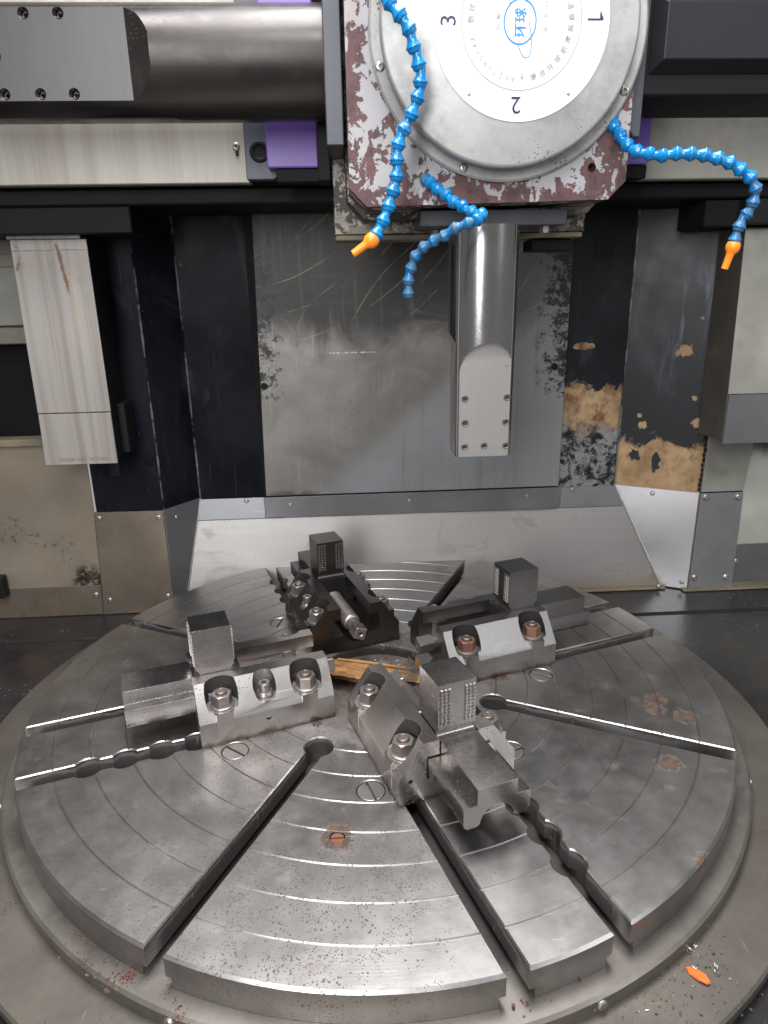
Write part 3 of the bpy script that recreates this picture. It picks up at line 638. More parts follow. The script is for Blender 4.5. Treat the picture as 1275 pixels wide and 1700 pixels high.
bm = B(); lathe(bm, [(0, -.008), (.228, -.008), (.228, -.024), (.233, -.028), (.236, -.034), (.237, -.050), (.234, -.0545), (.230, -.056), (0, -.056)], 160, (DX, 0, DZ), 'y'); mk('index_drum', bm, 'cast_metal', t, angle=40)
bm = B(); cyl(bm, .226, -.0102, -.0085, (DX, 0, DZ), 'y', 96); bm.free()
for a_ in (-25, -109, -165, 162, 25, 75):
    px, pz = TX + .250 * math.cos(R(a_)), TZ + .250 * math.sin(R(a_))
    screw(t, px, -.0105, pz, 1.0)
LX, LZ = .286, 1.360
bm = B(); cyl(bm, .160, -.0578, -.0555, (LX, 0, LZ), 'y', 128); lab = mk('label_disc', bm, 'label_white', t)
def ringmesh(bm, r, wd, y, cx, cz, seg=96, ex=1.0, ez=1.0, t_=.0004):
    rows = []
    for rr, yy in ((r - wd, y), (r + wd, y), (r + wd, y + t_), (r - wd, y + t_)):
        rows.append([bm.verts.new((cx + rr * ex * math.cos(2 * math.pi * i / seg), yy, cz + rr * ez * math.sin(2 * math.pi * i / seg))) for i in range(seg)])
    for k in range(4):
        a, b = rows[k], rows[(k + 1) % 4]
        for i in range(seg): bm.faces.new((a[i], a[(i + 1) % seg], b[(i + 1) % seg], b[i]))
    bmesh.ops.recalc_face_normals(bm, faces=bm.faces[:]); return bm
bm = ringmesh(B(), .1085, .0009, -.0583, LX, LZ); o = mk('printed_ring', bm, 'ink_grey', lab)
bm = ringmesh(B(), .031, .0013, -.0583, LX - .003, LZ - .001, 64, .93, 1.12); o = mk('printed_logo_ring', bm, 'ink_blue', lab)
def stroke(name, pts, wd, y, m, parent):
    """flat printed line through (x,z) points, smoothed"""
    P = [Vector(q) for q in pts]; Q = []
    for i in range(len(P) - 1):
        p0 = P[max(i - 1, 0)]; p1 = P[i]; p2 = P[i + 1]; p3 = P[min(i + 2, len(P) - 1)]
        for k in range(8):
            u = k / 8; Q.append(.5 * ((2 * p1) + (p2 - p0) * u + (2 * p0 - 5 * p1 + 4 * p2 - p3) * u * u + (3 * p1 - p0 - 3 * p2 + p3) * u ** 3))
    Q.append(P[-1]); bm = B(); L = []
    for i, q in enumerate(Q):
        d = (Q[min(i + 1, len(Q) - 1)] - Q[max(i - 1, 0)]).normalized(); nn = Vector((-d.y, d.x)) * wd
        L.append([bm.verts.new((q.x + s * nn.x, yy, q.y + s * nn.y)) for s, yy in ((1, y), (-1, y), (-1, y + .0004), (1, y + .0004))])
    for a, b in zip(L, L[1:]):
        for k in range(4): bm.faces.new((a[k], a[(k + 1) % 4], b[(k + 1) % 4], b[k]))
    bm.faces.new(L[0]); bm.faces.new(list(reversed(L[-1]))); bmesh.ops.recalc_face_normals(bm, faces=bm.faces[:])
    return mk(name, bm, m, parent)
stroke('printed_swoosh', [(.281, 1.3235), (.286, 1.312), (.293, 1.304), (.300, 1.3045), (.304, 1.313), (.305, 1.328), (.3025, 1.345), (.2985, 1.362)], .0007, -.0586, 'ink_blue', lab)
stroke('printed_swoosh', [(.2645, 1.386), (.262, 1.398), (.266, 1.415), (.276, 1.418), (.288, 1.405), (.293, 1.388)], .0007, -.0586, 'ink_blue', lab)
def text(name, s, size, m, parent, cx, cz, ang, y=-.0585, bold=0.0, ext=.00015):
    cu = bpy.data.curves.new(name, 'FONT'); cu.body = s; cu.size = size; cu.align_x = 'CENTER'; cu.align_y = 'CENTER'; cu.extrude = ext; cu.offset = bold; cu.resolution_u = 3
    o = bpy.data.objects.new(name, cu); C.objects.link(o); dg = bpy.context.evaluated_depsgraph_get(); dg.update()
    me = bpy.data.meshes.new_from_object(o.evaluated_get(dg)); bpy.data.objects.remove(o); bpy.data.curves.remove(cu)
    root = parent
    while root.parent is not None: root = root.parent
    me.materials.clear(); me.materials.append(M[m])
    me.transform(Matrix.Translation(V(cx, y, cz) - root.location) @ Matrix.Rotation(-ang, 4, 'Y') @ Matrix.Rotation(R(90), 4, 'X'))
    q = bpy.data.objects.new(name, me); C.objects.link(q); q.parent = parent; return q
text('numeral', '2', .040, 'ink', lab, LX - .005, LZ - .131, R(180))
text('numeral', '3', .040, 'ink', lab, .155, 1.361, R(90))
bm = B(); box(bm, .4055, .4345, -.0586, -.0582, 1.3610, 1.3640); prism(bm, [(.4345, 1.3640), (.4300, 1.3725), (.4300, 1.3745), (.4278, 1.3745), (.4278, 1.3640)], 'y', -.0586, -.0582); mk('numeral', bm, 'ink', lab)
text('numeral', '4', .040, 'ink', lab, LX, LZ + .131, R(0))
text('printed_logo_characters', '环球', .023, 'ink_blue', lab, .2850, 1.3575, R(90), bold=.0003)
def arc_text(s, size, r, a0, da, inward, m, bold=0.0):
    for i, ch_ in enumerate(s):
        if ch_ == ' ': continue
        a = R(a0 + i * da); px, pz = LX + r * math.cos(a), LZ + r * math.sin(a)
        text('printed_character', ch_, size, m, lab, px, pz, a + (R(90) if inward else R(-90)), bold=bold)
arc_text('烟台环球机床装备股份有限公司', .0118, .091, -74, 11.2, True, 'ink_grey', .0002)
arc_text('AK27380×4A', .0125, .091, 262, -7.2, False, 'ink_grey')
arc_text('数控转塔刀架', .0125, .091, 178, -11, False, 'ink_grey', .0002)
text('printed_line', '出厂编号 ____', .0085, 'ink_grey', lab, .2440, 1.372, R(90))
text('printed_line', '20 __ 年 11 月制造', .0085, 'ink_grey', lab, .3300, 1.378, R(90))
text('printed_line', '烟台', .006, 'ink_grey', lab, .291, 1.2745, R(90))
for a_ in (-51, -129, 51, 129):
    bm = B(); lathe(bm, [(0, -.0605), (.002, -.060), (.0032, -.0582), (.0032, -.0575), (0, -.0575)], 12, (LX + .147 * math.cos(R(a_)), 0, LZ + .147 * math.sin(R(a_))), 'y'); mk('rivet', bm, 'screw_steel', lab)
text('stamped_letters', 'V2L250-120/3  NO 7503', .0135, 'etch', GT.children[1], -.815, .453, 0, y=.4964, ext=.0001)

# ------------------------------------------------------------------ tool holders
def socket_mesh(r=.0075):
    bm = B(); lathe(bm, [(r * .58, .012), (r * .58, -.0003), (r * .72, -.0010), (r * .98, -.0010), (r * 1.1, .0004)], 20, axis='y')
    lathe(bm, [(0, .0125), (r * .56, .0125), (r * .56, .010)], 20, axis='y')
    me = tomesh(bm, 'set_screw'); me.materials.append(M['stud_steel']); finish(me); return me
SOCK = socket_mesh()
def ring_dark_mesh(r):
    bm = B(); lathe(bm, [(0, -.0006), (r * .62, -.0006), (r * .62, -.0014), (r, -.0012), (r * 1.25, .0002)], 20, axis='y'); me = tomesh(bm, 'x'); return me
# vertical one (station 2)
cx, cy, rr = .25, .055, .0735
t = thing('tool_holder', 'vertical round bar tool holder hanging below the turret, flat milled face with seven screws', 'tool holder', (cx, cy, .545), 'tool holders on the turret')
bm = B(); lathe(bm, [(0, .546), (rr - .002, .546), (rr, .548), (rr, 1.029), (0, 1.029)], 96, (cx, cy, 0))
ar = [(cx - .055, .50), (cx + .063, .50), (cx + .063, .735)]
ar += [(cx + .004 + .059 * math.cos(R(a)), .735 + .062 * math.sin(R(a))) for a in range(10, 171, 10)] + [(cx - .055, .735)]
c1 = B(); prism(c1, ar, 'y', cy - .2, cy - .045)
c2 = B(); prism(c2, [(cx - .2, .5), (cx - .0605, .5), (cx - .0605, .79), (cx - .075, .82), (cx - .2, .82)], 'y', cy - .1, cy + .1)
c3 = B(); prism(c3, [(cx + .2, .5), (cx + .0675, .5), (cx + .0675, .79), (cx + .08, .82), (cx + .2, .82)], 'y', cy - .1, cy + .1)
c4 = B(); box(c4, cx - .056, cx + .0635, cy - .2, cy - .047, .4, .62)
hb = B()
for x_, z_ in ((.209, .676), (.302, .677), (.210, .6225), (.301, .6225), (.210, .5685), (.254, .570), (.303, .569)): cyl(hb, .0046, cy - .06, cy - .03, (x_, 0, z_), 'y', 20)
shaft = mk('round_bar', bm, 'tool_steel', t, cut=[c1, c2, c3, hb], bevel=.0014)
for x_, z_ in ((.209, .676), (.302, .677), (.210, .6225), (.301, .6225), (.210, .5685), (.254, .570), (.303, .569)):
    inst(SOCK, 'set_screw', t).location = V(x_, cy - .0452, z_) - t.location
bm = B(); box(bm, .116, .427, .060, .190, 1.031, 1.0615); mk('clamp_plate', bm, 'dark_plate', t, bevel=.0015)
bm = B(); cyl(bm, .011, 1.016, 1.031, (.387, .085, 0), 'z', 6, .001); mk('bolt_head', bm, 'nut_steel', t)
bm = B(); cyl(bm, .011, 1.016, 1.031, (.16, .16, 0), 'z', 6, .001); mk('bolt_head', bm, 'nut_steel', t)

# big horizontal bar (station 3)
zc, yc, rr = 1.352, .165, .104
t = thing('tool_holder', 'thick horizontal round bar at the top left with a milled flat and countersunk holes', 'tool holder', (-.09, yc, zc), 'tool holders on the turret')
bm = B(); lathe(bm, [(0, -1.05), (rr, -1.05), (rr, -.0715), (0, -.0715)], 96, (0, yc, zc), 'x')
c1 = B(); prism(c1, [(-1.2, yc - .3), (-.398, yc - .3), (-.404, yc - .100), (-.428, yc - .080), (-.452, yc - .068), (-1.2, yc - .068)], 'z', zc - .3, zc + .3)
c2 = B(); prism(c2, [(-1.2, zc - .3), (-.40, zc - .3), (-.36, zc - .108), (-.385, zc - .1005), (-1.2, zc - .1005)], 'y', yc - .2, yc + .2)
holes = [(-.700, 1.285), (-.631, 1.285), (-.566, 1.285), (-.641, 1.421), (-.576, 1.421), (-.706, 1.35)]
cb = B()
ch_ = []
for hx, hz in holes: lathe(cb, [(0, .03), (.0065, .03), (.0065, -.004), (.0105, -.0075), (.0135, -.012), (0, -.012)], 20, (hx, yc - .060, hz), 'y')
mk('bar_body', bm, 'bar_steel', t, cut=[c1, c2, cb], bevel=.0012)
for hx, hz in holes:
    o = inst(SOCK, 'set_screw', t); o.location = V(hx, yc - .0545, hz) - t.location; o.scale = (.85, .85, .85)
bm = B(); box(bm, -.0715, -.0375, .036, .19, 1.180, 1.56); mk('clamp_plate', bm, 'dark_plate', t, bevel=.002)
# square one (station 1)
t = thing('tool_holder', 'square black tool holder at the top right with grey front plate', 'tool holder', (.56, .16, 1.35), 'tool holders on the turret')
bm = B(); box(bm, .560, 1.20, .062, .26, 1.268, 1.50); mk('holder_body', bm, 'black_box', t, bevel=.004)
bm = B(); prism(bm, [(.525, 1.215), (.545, 1.190), (.558, 1.190), (.558, 1.56), (.525, 1.56)], 'y', .036, .19); mk('clamp_plate', bm, 'dark_plate', t, bevel=.002)
bm = B(); loft(bm, [[(.572, .0605, 1.306), (1.19, .0605, 1.306), (1.19, .0605, 1.443), (.572, .0605, 1.443)], [(.592, .034, 1.326), (1.17, .034, 1.326), (1.17, .034, 1.421), (.592, .034, 1.421)]]); bmesh.ops.recalc_face_normals(bm, faces=bm.faces[:])
mk('cover_plate', bm, 'black_paint', t, bevel=.0012)
bm = B(); box(bm, .575, 1.20, .040, .0600, 1.446, 1.50); mk('top_bar', bm, 'bar_steel', t, bevel=.002)

# ------------------------------------------------------------------ coolant hoses
def hose_seg(k=1.0):
    bm = B(); r = .0142 * k
    # ball end then a flared skirt, like a snap-together hose
    lathe(bm, [(0, -.004), (.0065 * k, -.004), (.0085 * k, .0), (.0080 * k, .004), (.0086 * k, .008), (r * .93, .0165), (r * .98, .0175), (r * .98, .0195), (r * .88, .0205), (r * .84, .0225), (.0105 * k, .0265), (.006 * k, .029), (0, .029)], 24)
    me = tomesh(bm, 'hose_segment'); finish(me, 38); return me
SEG = hose_seg(); SEG.materials.append(M['hose']); SEGD = hose_seg(.93); SEGD.materials.append(M['hose_dirty'])
def nozzle_mesh():
    bm = B(); lathe(bm, [(0, -.004), (.0105, -.004), (.0135, .001), (.0142, .007), (.0135, .013), (.0090, .019), (.0078, .022), (.0068, .050), (.0050, .050), (.0048, .040), (0, .040)], 24)
    me = tomesh(bm, 'nozzle'); me.materials.append(M['hose_orange']); finish(me, 40); return me
NOZ = nozzle_mesh()
def hose(label, pts, noz, dirty_from, step=.0255, k=1.0, mount=None):
    P = [Vector(p) for p in pts]; L = [0.0]
    for a, b in zip(P, P[1:]): L.append(L[-1] + (b - a).length)
    def at(s):
        s = max(0, min(s, L[-1] - 1e-6)); i = max(j for j in range(len(L)) if L[j] <= s); i = min(i, len(P) - 2)
        u = (s - L[i]) / (L[i + 1] - L[i]); p0, p1, p2, p3 = P[max(i - 1, 0)], P[i], P[i + 1], P[min(i + 2, len(P) - 1)]
        return .5 * ((2 * p1) + (p2 - p0) * u + (2 * p0 - 5 * p1 + 4 * p2 - p3) * u * u + (3 * p1 - p0 - 3 * p2 + p3) * u ** 3)
    t = thing('coolant_hose', label, 'coolant hose', P[0], 'blue jointed coolant hoses on the turret')
    end = L[-1] - (.046 if noz else 0); cnt = int(end / step); step = end / cnt
    for i in range(cnt):
        a = at(i * step); b = at((i + 1) * step); d = (b - a).normalized()
        j = Vector((random.uniform(-.10, .10), random.uniform(-.06, .06), random.uniform(-.10, .10)))
        q = (d + j).normalized().to_track_quat('Z', 'Y')
        inst(SEGD if i / cnt >= dirty_from else SEG, 'hose_segment', t).matrix_local = Matrix.Translation(a - P[0]) @ q.to_matrix().to_4x4() @ Matrix.Scale(k, 4)
    if noz:
        a = at(end); d = (P[-1] - a).normalized()
        inst(NOZ, 'nozzle', t).matrix_local = Matrix.Translation(a - P[0]) @ d.to_track_quat('Z', 'Y').to_matrix().to_4x4() @ Matrix.Scale(k, 4)
    if mount:
        bm = B(); lathe(bm, [(0, 0), (.012, 0), (.012, -.006), (.008, -.010), (0, -.010)], 12, mount, 'y'); mk('fitting', bm, 'hose_dirty', t)
    return t
H1 = [(-.02, -.03, 1.50), (-.005, -.08, 1.465), (.010, -.100, 1.428), (.024, -.106, 1.397), (.039, -.111, 1.374), (.057, -.117, 1.356), (.074, -.119, 1.335), (.087, -.116, 1.306), (.097, -.113, 1.278), (.102, -.111, 1.255), (.093, -.108, 1.228), (.082, -.105, 1.204), (.067, -.102, 1.179), (.058, -.100, 1.155), (.057, -.100, 1.129), (.056, -.100, 1.104), (.046, -.100, 1.075), (.037, -.102, 1.047), (.023, -.104, 1.019), (.010, -.107, .997), (-.026, -.110, .974)]
H2 = [(.120, 0, 1.112), (.142, -.029, 1.090), (.166, -.058, 1.067), (.188, -.087, 1.048), (.211, -.110, 1.036), (.212, -.128, 1.032), (.190, -.127, 1.024), (.155, -.110, 1.011), (.128, -.087, .994), (.105, -.070, .981), (.090, -.058, .961), (.082, -.052, .939), (.080, -.050, .913), (.080, -.050, .892)]
H3 = [(.485, 0, 1.218), (.495, -.018, 1.183), (.510, -.035, 1.159), (.530, -.052, 1.146), (.552, -.062, 1.141), (.573, -.073, 1.140), (.597, -.082, 1.140), (.621, -.089, 1.138), (.646, -.096, 1.131), (.671, -.100, 1.124), (.700, -.100, 1.113), (.724, -.100, 1.096), (.738, -.098, 1.075), (.742, -.094, 1.055), (.730, -.091, 1.039), (.720, -.087, 1.013), (.719, -.084, .988), (.707, -.080, .936)]
hose('blue jointed coolant hose crossing the left of the turret dial, with orange nozzle', H1, True, 2, .0255)
hose('short blue jointed coolant hose doubled back over the lower turret edge, without nozzle', H2, False, .45, .0235, .92, (.120, .002, 1.112))
hose('blue jointed coolant hose arching out right of the turret, with orange nozzle', H3, True, .72, .0235, .97, (.485, .002, 1.218))

# ------------------------------------------------------------------ rotary table
t = thing('rotary_table', 'big round grey steel machine table with radial slots and concentric ring grooves', 'machine table', (0, 0, -.09)); TAB = t
GR = [.292 + .073 * k for k in range(7)]
prof = [(.155, -.0595), (.155, -.004), (.158, 0)]
for g in GR: prof += [(g - .0021, 0), (g - .0005, -.0022), (g + .0005, -.0022), (g + .0021, 0)]
prof += [(.7955, 0), (.800, -.0042), (.800, -.0595)]
bm = B(); lathe(bm, prof, 256, closed=True)
LV = [(.01, .0285), (.0001, .0205), (-.0025, .018), (-.040, .018), (-.0402, .028), (-.07, .028)]
A0 = 243.2155
cA = B(); cB = B(); cC = B()
for k in range(4):
    a = R(A0 + 90 * k); e = Vector((math.cos(a), math.sin(a)))
    slot_cut(cA, e * .29, e * .9, LV)
    lathe(cB, [(0, -.07), (.031, -.07), (.031, -.0025), (.0335, .0001), (.0415, .01), (0, .01)], 40, (e.x * .295, e.y * .295, 0))
JA = [18.2155 + 90 * k for k in range(4)]
for ja in JA:
    a = R(ja); e = Vector((math.cos(a), math.sin(a))); f = Vector((-math.sin(a), math.cos(a)))
    for s in (-1, 1):
        slot_cut(cA, e * .25 + f * .09 * s, e * .9 + f * .09 * s, LV)
    for r_ in (.445, .517, .589, .661):
        p_ = e * r_ + f * .09
        lathe(cB, [(0, -.07), (.0295, -.07), (.0295, -.0025), (.032, .0001), (.040, .01), (0, .01)], 32, (p_.x, p_.y, 0))
    for s in (-1, 1):
        p_ = e * .374 + f * .154 * s
        lathe(cC, [(0, -.012), (.0285, -.012), (.0285, -.0012), (.0305, .0003), (.04, .01), (0, .01)], 40, (p_.x, p_.y, 0))
bb = B(); cyl(bb, .014, -.02, .01, (-.093, -.516, 0), 'z', 24)
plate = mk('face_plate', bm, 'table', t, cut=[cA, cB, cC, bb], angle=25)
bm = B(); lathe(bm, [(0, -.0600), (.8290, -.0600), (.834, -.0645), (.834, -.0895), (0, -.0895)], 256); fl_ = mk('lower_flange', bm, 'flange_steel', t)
# shallow ring line on the flange step
bm = B(); lathe(bm, [(0, -.090), (.926, -.090), (.930, -.094), (.930, -.110), (.915, -.119), (0, -.119)], 256); mk('base_ring', bm, 'base_ring_steel', t)
bm = B(); lathe(bm, [(0, -.034), (.118, -.034), (.120, -.030), (.1545, -.030), (.1545, -.0595), (0, -.0595)], 96); mk('centre_plate', bm, 'bore_steel', t)
# plug screws with a slot
pb = B(); cyl(pb, .0266, -.011, -.0010, seg=40, ch=.0008); sl = B(); box(sl, -.04, .04, -.0025, .0025, -.0095, .01)
P0 = mk('plug_screw', pb, 'plug_steel', t, cut=[sl], bevel=.0004, local=True); k_ = 0
for ja in JA:
    a = R(ja); e = Vector((math.cos(a), math.sin(a))); f = Vector((-math.sin(a), math.cos(a)))
    for s in (-1, 1):
        p_ = e * .374 + f * .154 * s
        ang = R({(3, -1): -72, (2, 1): -38, (0, -1): -35, (1, 1): 75}.get((JA.index(ja), s), random.uniform(0, 180)))
        o = P0 if k_ == 0 else inst(P0, 'plug_screw', t); k_ += 1
        o.matrix_local = Matrix.Translation((p_.x, p_.y, .09)) @ Matrix.Rotation(ang, 4, 'Z')
bm = B(); cyl(bm, .0125, -.015, -.002, (-.093, -.516, 0), seg=24, ch=.001); c_ = B(); box(c_, -.120, -.066, -.518, -.514, -.005, .01)
mk('plug_bolt', bm, 'rusty_nut', t, cut=[c_])
# socket screws round the flange edge and scale ring step
for a_ in (246.5, 290.2, 335, 20, 65, 110, 155, 201.5):
    a = R(a_); px, py = .8342 * math.cos(a), .8342 * math.sin(a)
    o = inst(SCREW, 'flange_screw', t); o.matrix_local = Matrix.Translation((px, py, -.0755 + .09)) @ Matrix.Rotation(a + R(90), 4, 'Z') @ Matrix.Scale(1.05, 4)

# ------------------------------------------------------------------ chuck jaws
def arcpts(cx, cz, r, a0, a1, n_): return [(cx + r * math.cos(R(a0 + (a1 - a0) * i / n_)), cz + r * math.sin(R(a0 + (a1 - a0) * i / n_))) for i in range(n_ + 1)]
half = [(.122, .0005), (.122, .056), (.073, .125), (.0405, .125), (.0405, .0940), (.0660, .0940), (.0660, .0465), (.0345, .0465)]
prof = half + arcpts(0, .060, .037, -22, -158, 14) + [(-a, b) for a, b in reversed(half)]
bm = B(); prism(bm, prof, 'x', .145, .437)
joins, cuts = [], []
jb = B(); kb = B()
for u_, s in ((.200, 1), (.384, 1), (.200, -1), (.384, -1)):
    cyl(jb, .030, .002, .074, (u_, .0905 * s, 0), seg=40)
    cyl(kb, .0345, .0741, .20, (u_, .0905 * s, 0), seg=40)
jb2 = B()
for u_, s in ((.200, 1), (.384, 1), (.200, -1), (.384, -1)):
    box(jb2, u_ - .017, u_ + .017, min(.09 * s, .1228 * s), max(.09 * s, .1228 * s), .004, .0735)
jb3 = B(); cyl(jb3, .0225, .003, .074, (.292, .090, 0), seg=36)
kb2 = B(); cyl(kb2, .0245, .0741, .20, (.292, .090, 0), seg=36)
kb3 = B(); cyl(kb3, .0045, .42, .45, (0, -.099, .050), 'x', 16)
kb4 = B(); cyl(kb4, .0050, .11, .14, (.293, 0, .036), 'y', 20)
JAW0 = thing('chuck_jaw', '', 'chuck jaw', (0, 0, 0), 'chuck jaws bolted to the round table')
base = mk('jaw_base', bm, 'jaw_steel', JAW0, join=[jb, jb2, jb3], cut=[kb, kb2, kb3, kb4], bevel=.0019, local=True)
# slide: body with T key and arched underside
sh = [(.0385, .122), (.0385, .0915), (.0645, .0915), (.0645, .056), (.0580, .0475), (.040, .0475)]
prof = sh + arcpts(0, .050, .033, 2, 178, 14) + [(-a, b) for a, b in reversed(sh)]
bm = B(); prism(bm, prof, 'x', .332, .578)
pil = B(); box(pil, .345, .427, -.0387, .0387, .10, .230)
cv = B(); cyl(cv, .0085, -.06, .06, (.4285, 0, .1285), 'y', 24); cv2 = B(); cyl(cv2, .0085, -.06, .06, (.3435, 0, .1285), 'y', 24)
slide = mk('top_jaw', bm, 'slide_steel', JAW0, join=[pil], cut=[cv, cv2], bevel=.0017, local=True)
def teeth(u0, sgn, v0, name='serrated_pad'):
    bm = B(); nx, nz = 3, 11; wv, wz = .0242 / 3, .078 / 11
    for i in range(nx):
        for j in range(nz):
            a0 = v0 + i * wv + .0007; a1 = v0 + (i + 1) * wv - .0007; b0 = .145 + j * wz + .0007; b1 = .145 + (j + 1) * wz - .0007
            q = [bm.verts.new((u0 - sgn * .001, a, b)) for a, b in ((a0, b0), (a1, b0), (a1, b1), (a0, b1))]
            m_ = [bm.verts.new((u0 + sgn * .0035, a, b)) for a, b in ((a0 + .0018, b0 + .0016), (a1 - .0018, b0 + .0016), (a1 - .0018, b1 - .0016), (a0 + .0018, b1 - .0016))]
            for k in range(4): bm.faces.new((q[k], q[(k + 1) % 4], m_[(k + 1) % 4], m_[k]))
            bm.faces.new(m_)
    bmesh.ops.recalc_face_normals(bm, faces=bm.faces[:])
    return mk(name, bm, 'jaw_steel', slide, local=True, angle=10)
for u0, sg in ((.427, 1), (.345, -1)):
    for v0 in (-.0372, .013): teeth(u0, sg, v0)
# drive screw
bm = B(); pr = [(0, .102), (.010, .102), (.012, .104)]
pr = [(0, .150), (.017, .150), (.017, .178), (.0215, .180)]
u_ = .182
while u_ < .40: pr += [(.0225, u_), (.0232, u_ + .0022), (.0165, u_ + .0036), (.0165, u_ + .0046)]; u_ += .0062
pr += [(.0165, .41), (0, .41)]
lathe(bm, pr, 32, (0, 0, .060), 'x'); scr = mk('drive_screw', bm, 'nut_steel', JAW0, local=True, angle=40)
bm = B(); box(bm, .110, .152, -.0155, .0155, .0445, .0755); bmesh.ops.rotate(bm, verts=bm.verts[:], cent=(.12, 0, .06), matrix=Matrix.Rotation(R(20), 3, 'X'))
c_ = B(); cyl(c_, .0045, .10, .125, (0, 0, .06), 'x', 16); mk('square_end', bm, 'nut_steel', scr, cut=[c_], bevel=.002, local=True)
# hex nut on washer and stud
def hexpts(af): r_ = af / math.sqrt(3); return [(r_ * math.cos(R(60 * i)), r_ * math.sin(R(60 * i))) for i in range(6)]
bm = B(); prism(bm, hexpts(.0385), 'z', .0045, .0300); ic = B(); lathe(ic, [(0, .0030), (.0240, .0030), (.0240, .0262), (.0185, .0302), (0, .0302)], 48); ch = B(); cyl(ch, .0125, .02, .05, seg=24)
NUT0 = mk('hex_nut', bm, 'nut_steel', None, inter=[ic], cut=[ch], angle=25); nut_me = NUT0.data; bpy.data.objects.remove(NUT0)
nut_rusty = nut_me.copy(); nut_rusty.materials.clear(); nut_rusty.materials.append(M['rusty_nut'])
bm = B(); lathe(bm, [(0, .0), (.0250, .0), (.0260, .001), (.0260, .0040), (.0245, .0048), (.013, .0048), (0, .0048)], 36); wa = mk('washer', bm, 'nut_steel', None, angle=30); wa_me = wa.data; bpy.data.objects.remove(wa)
bm = B(); lathe(bm, [(0, .003), (.0118, .003), (.0118, .0345), (.0098, .0365), (.0078, .0365), (.0070, .0355), (0, .0355)], 28); sd = mk('stud', bm, 'stud_steel', None); sd_me = sd.data; bpy.data.objects.remove(sd)
def add_nut(par, u_, v_, rusty=False, rot=None):
    o = inst(nut_rusty if rusty else nut_me, 'hex_nut', par); o.matrix_local = Matrix.Translation((u_, v_, .0741)) @ Matrix.Rotation(rot if rot is not None else random.uniform(0, 1), 4, 'Z')
    inst(wa_me, 'washer', o); inst(sd_me, 'stud', o); return o
for u_, s in ((.200, 1), (.384, 1), (.200, -1), (.384, -1)): add_nut(JAW0, u_, .0905 * s)
# socket cap screw in the middle pocket of the +v side
bm = B(); cyl(bm, .0125, .003, .022, seg=28, ch=.001); c_ = B(); prism(c_, hexpts(.011), 'z', .012, .04)
cs = mk('cap_screw', bm, 'nut_steel', JAW0, cut=[c_], local=True); cs.location = (.292, .090, .0815 + .004)
bm = B(); lathe(bm, [(0, -.0112), (.0185, -.0112), (.0185, -.004), (.0155, .003), (0, .003)], 28); mk('cap_washer', bm, 'nut_steel', cs, local=True)
o = inst(SOCK, 'set_screw', JAW0); o.matrix_local = Matrix.Translation((.293, .1225, .036)) @ Matrix.Rotation(R(180), 4, 'Z') @ Matrix.Scale(.75, 4)

def copy_jaw(src):
    c = src.copy(); C.objects.link(c)
    for ch in src.children:
        d_ = ch.copy(); C.objects.link(d_); d_.parent = c
        for g in ch.children: h_ = g.copy(); C.objects.link(h_); h_.parent = d_
    return c
labs = {288.2155: ('chuck jaw nearest the camera with its toothed block facing forward and arched slide end', 0),
        18.2155: ('chuck jaw at the right with two rusty orange-brown nuts', .002),
        108.2155: ('chuck jaw at the back of the table showing its threaded drive screw', .010),
        198.2155: ('chuck jaw at the left with bright side face, two nuts and a socket cap screw', 0)}
first = True; jaws = {}
src = JAW0
for ang, (lb, du) in labs.items():
    j = src if first else copy_jaw(JAW0); jaws[ang] = (j, du); first = False
for ang, (j, du) in jaws.items():
    j['label'] = labs[ang][0]; j.rotation_euler = (0, 0, R(ang)); j.location = (0, 0, 0)
    for ch in j.children:
        if ch.name.startswith('top_jaw'): ch.location.x += du
        if ch.name.startswith('hex_nut'):
            ch.rotation_euler.z = random.uniform(0, 1.04)
            if ang == 18.2155 and ch.location.y < 0: ch.data = nut_rusty; ch['label'] = 'rusty orange-brown nut'
    if ang in (18.2155, 288.2155):      # these show a plain chamfer where the others carry a cap screw
        pass
def own(o, m):
    for sl_ in o.material_slots: sl_.link = 'OBJECT'; sl_.material = M[m]
for ang in (18.2155, 108.2155):
    for ch in jaws[ang][0].children:
        if ch.name.startswith('jaw_base'): own(ch, 'jaw_steel_dark' if ang < 50 else 'jaw_steel_black')
        if ch.name.startswith('top_jaw'):
            own(ch, 'slide_steel_dark' if ang < 50 else 'slide_steel_black')

# ------------------------------------------------------------------ wood, chips, flakes
random.seed(11)
t = thing('wood_stick', 'split piece of rough brown wood lying across the table bore', 'piece of wood', (-.01, .015, .0)); WD = t
bm = B(); nn = 26; rings = []
for i in range(nn + 1):
    f_ = i / nn; x_ = -.135 + .27 * f_; hh = .030 * (1 - .35 * abs(f_ - .5)) + random.uniform(-.0025, .0025); ww = .026 + .008 * math.sin(f_ * 5) + random.uniform(-.002, .002)
    if i in (0, nn): hh *= .6; ww *= .6
    ring = []
    for k in range(14):
        a = 2 * math.pi * k / 14; rr_ = 1 + (.14 if k % 3 == 0 else -.08) + random.uniform(-.05, .05)
        ring.append((x_ + random.uniform(-.002, .002), ww * math.cos(a) * rr_, .0 + hh * .5 * math.sin(a) * rr_ + hh * .5 * (1 if 0 else 0)))
    rings.append(ring)
loft(bm, rings); bmesh.ops.recalc_face_normals(bm, faces=bm.faces[:]); o = mk('wood_body', bm, 'wood', t, local=True, angle=18)
bm = B(); rings = []
for i in range(15):
    f_ = i / 14; x_ = -.10 + .19 * f_; s_ = math.sin(math.pi * min(1, .08 + f_ * .9)) * .8 + .2
    rings.append([(x_, .016 + (.005 * math.cos(a) + random.uniform(-.001, .001)) * s_, .017 + (.0035 * math.sin(a)) * s_) for a in [2 * math.pi * k / 7 for k in range(7)]])
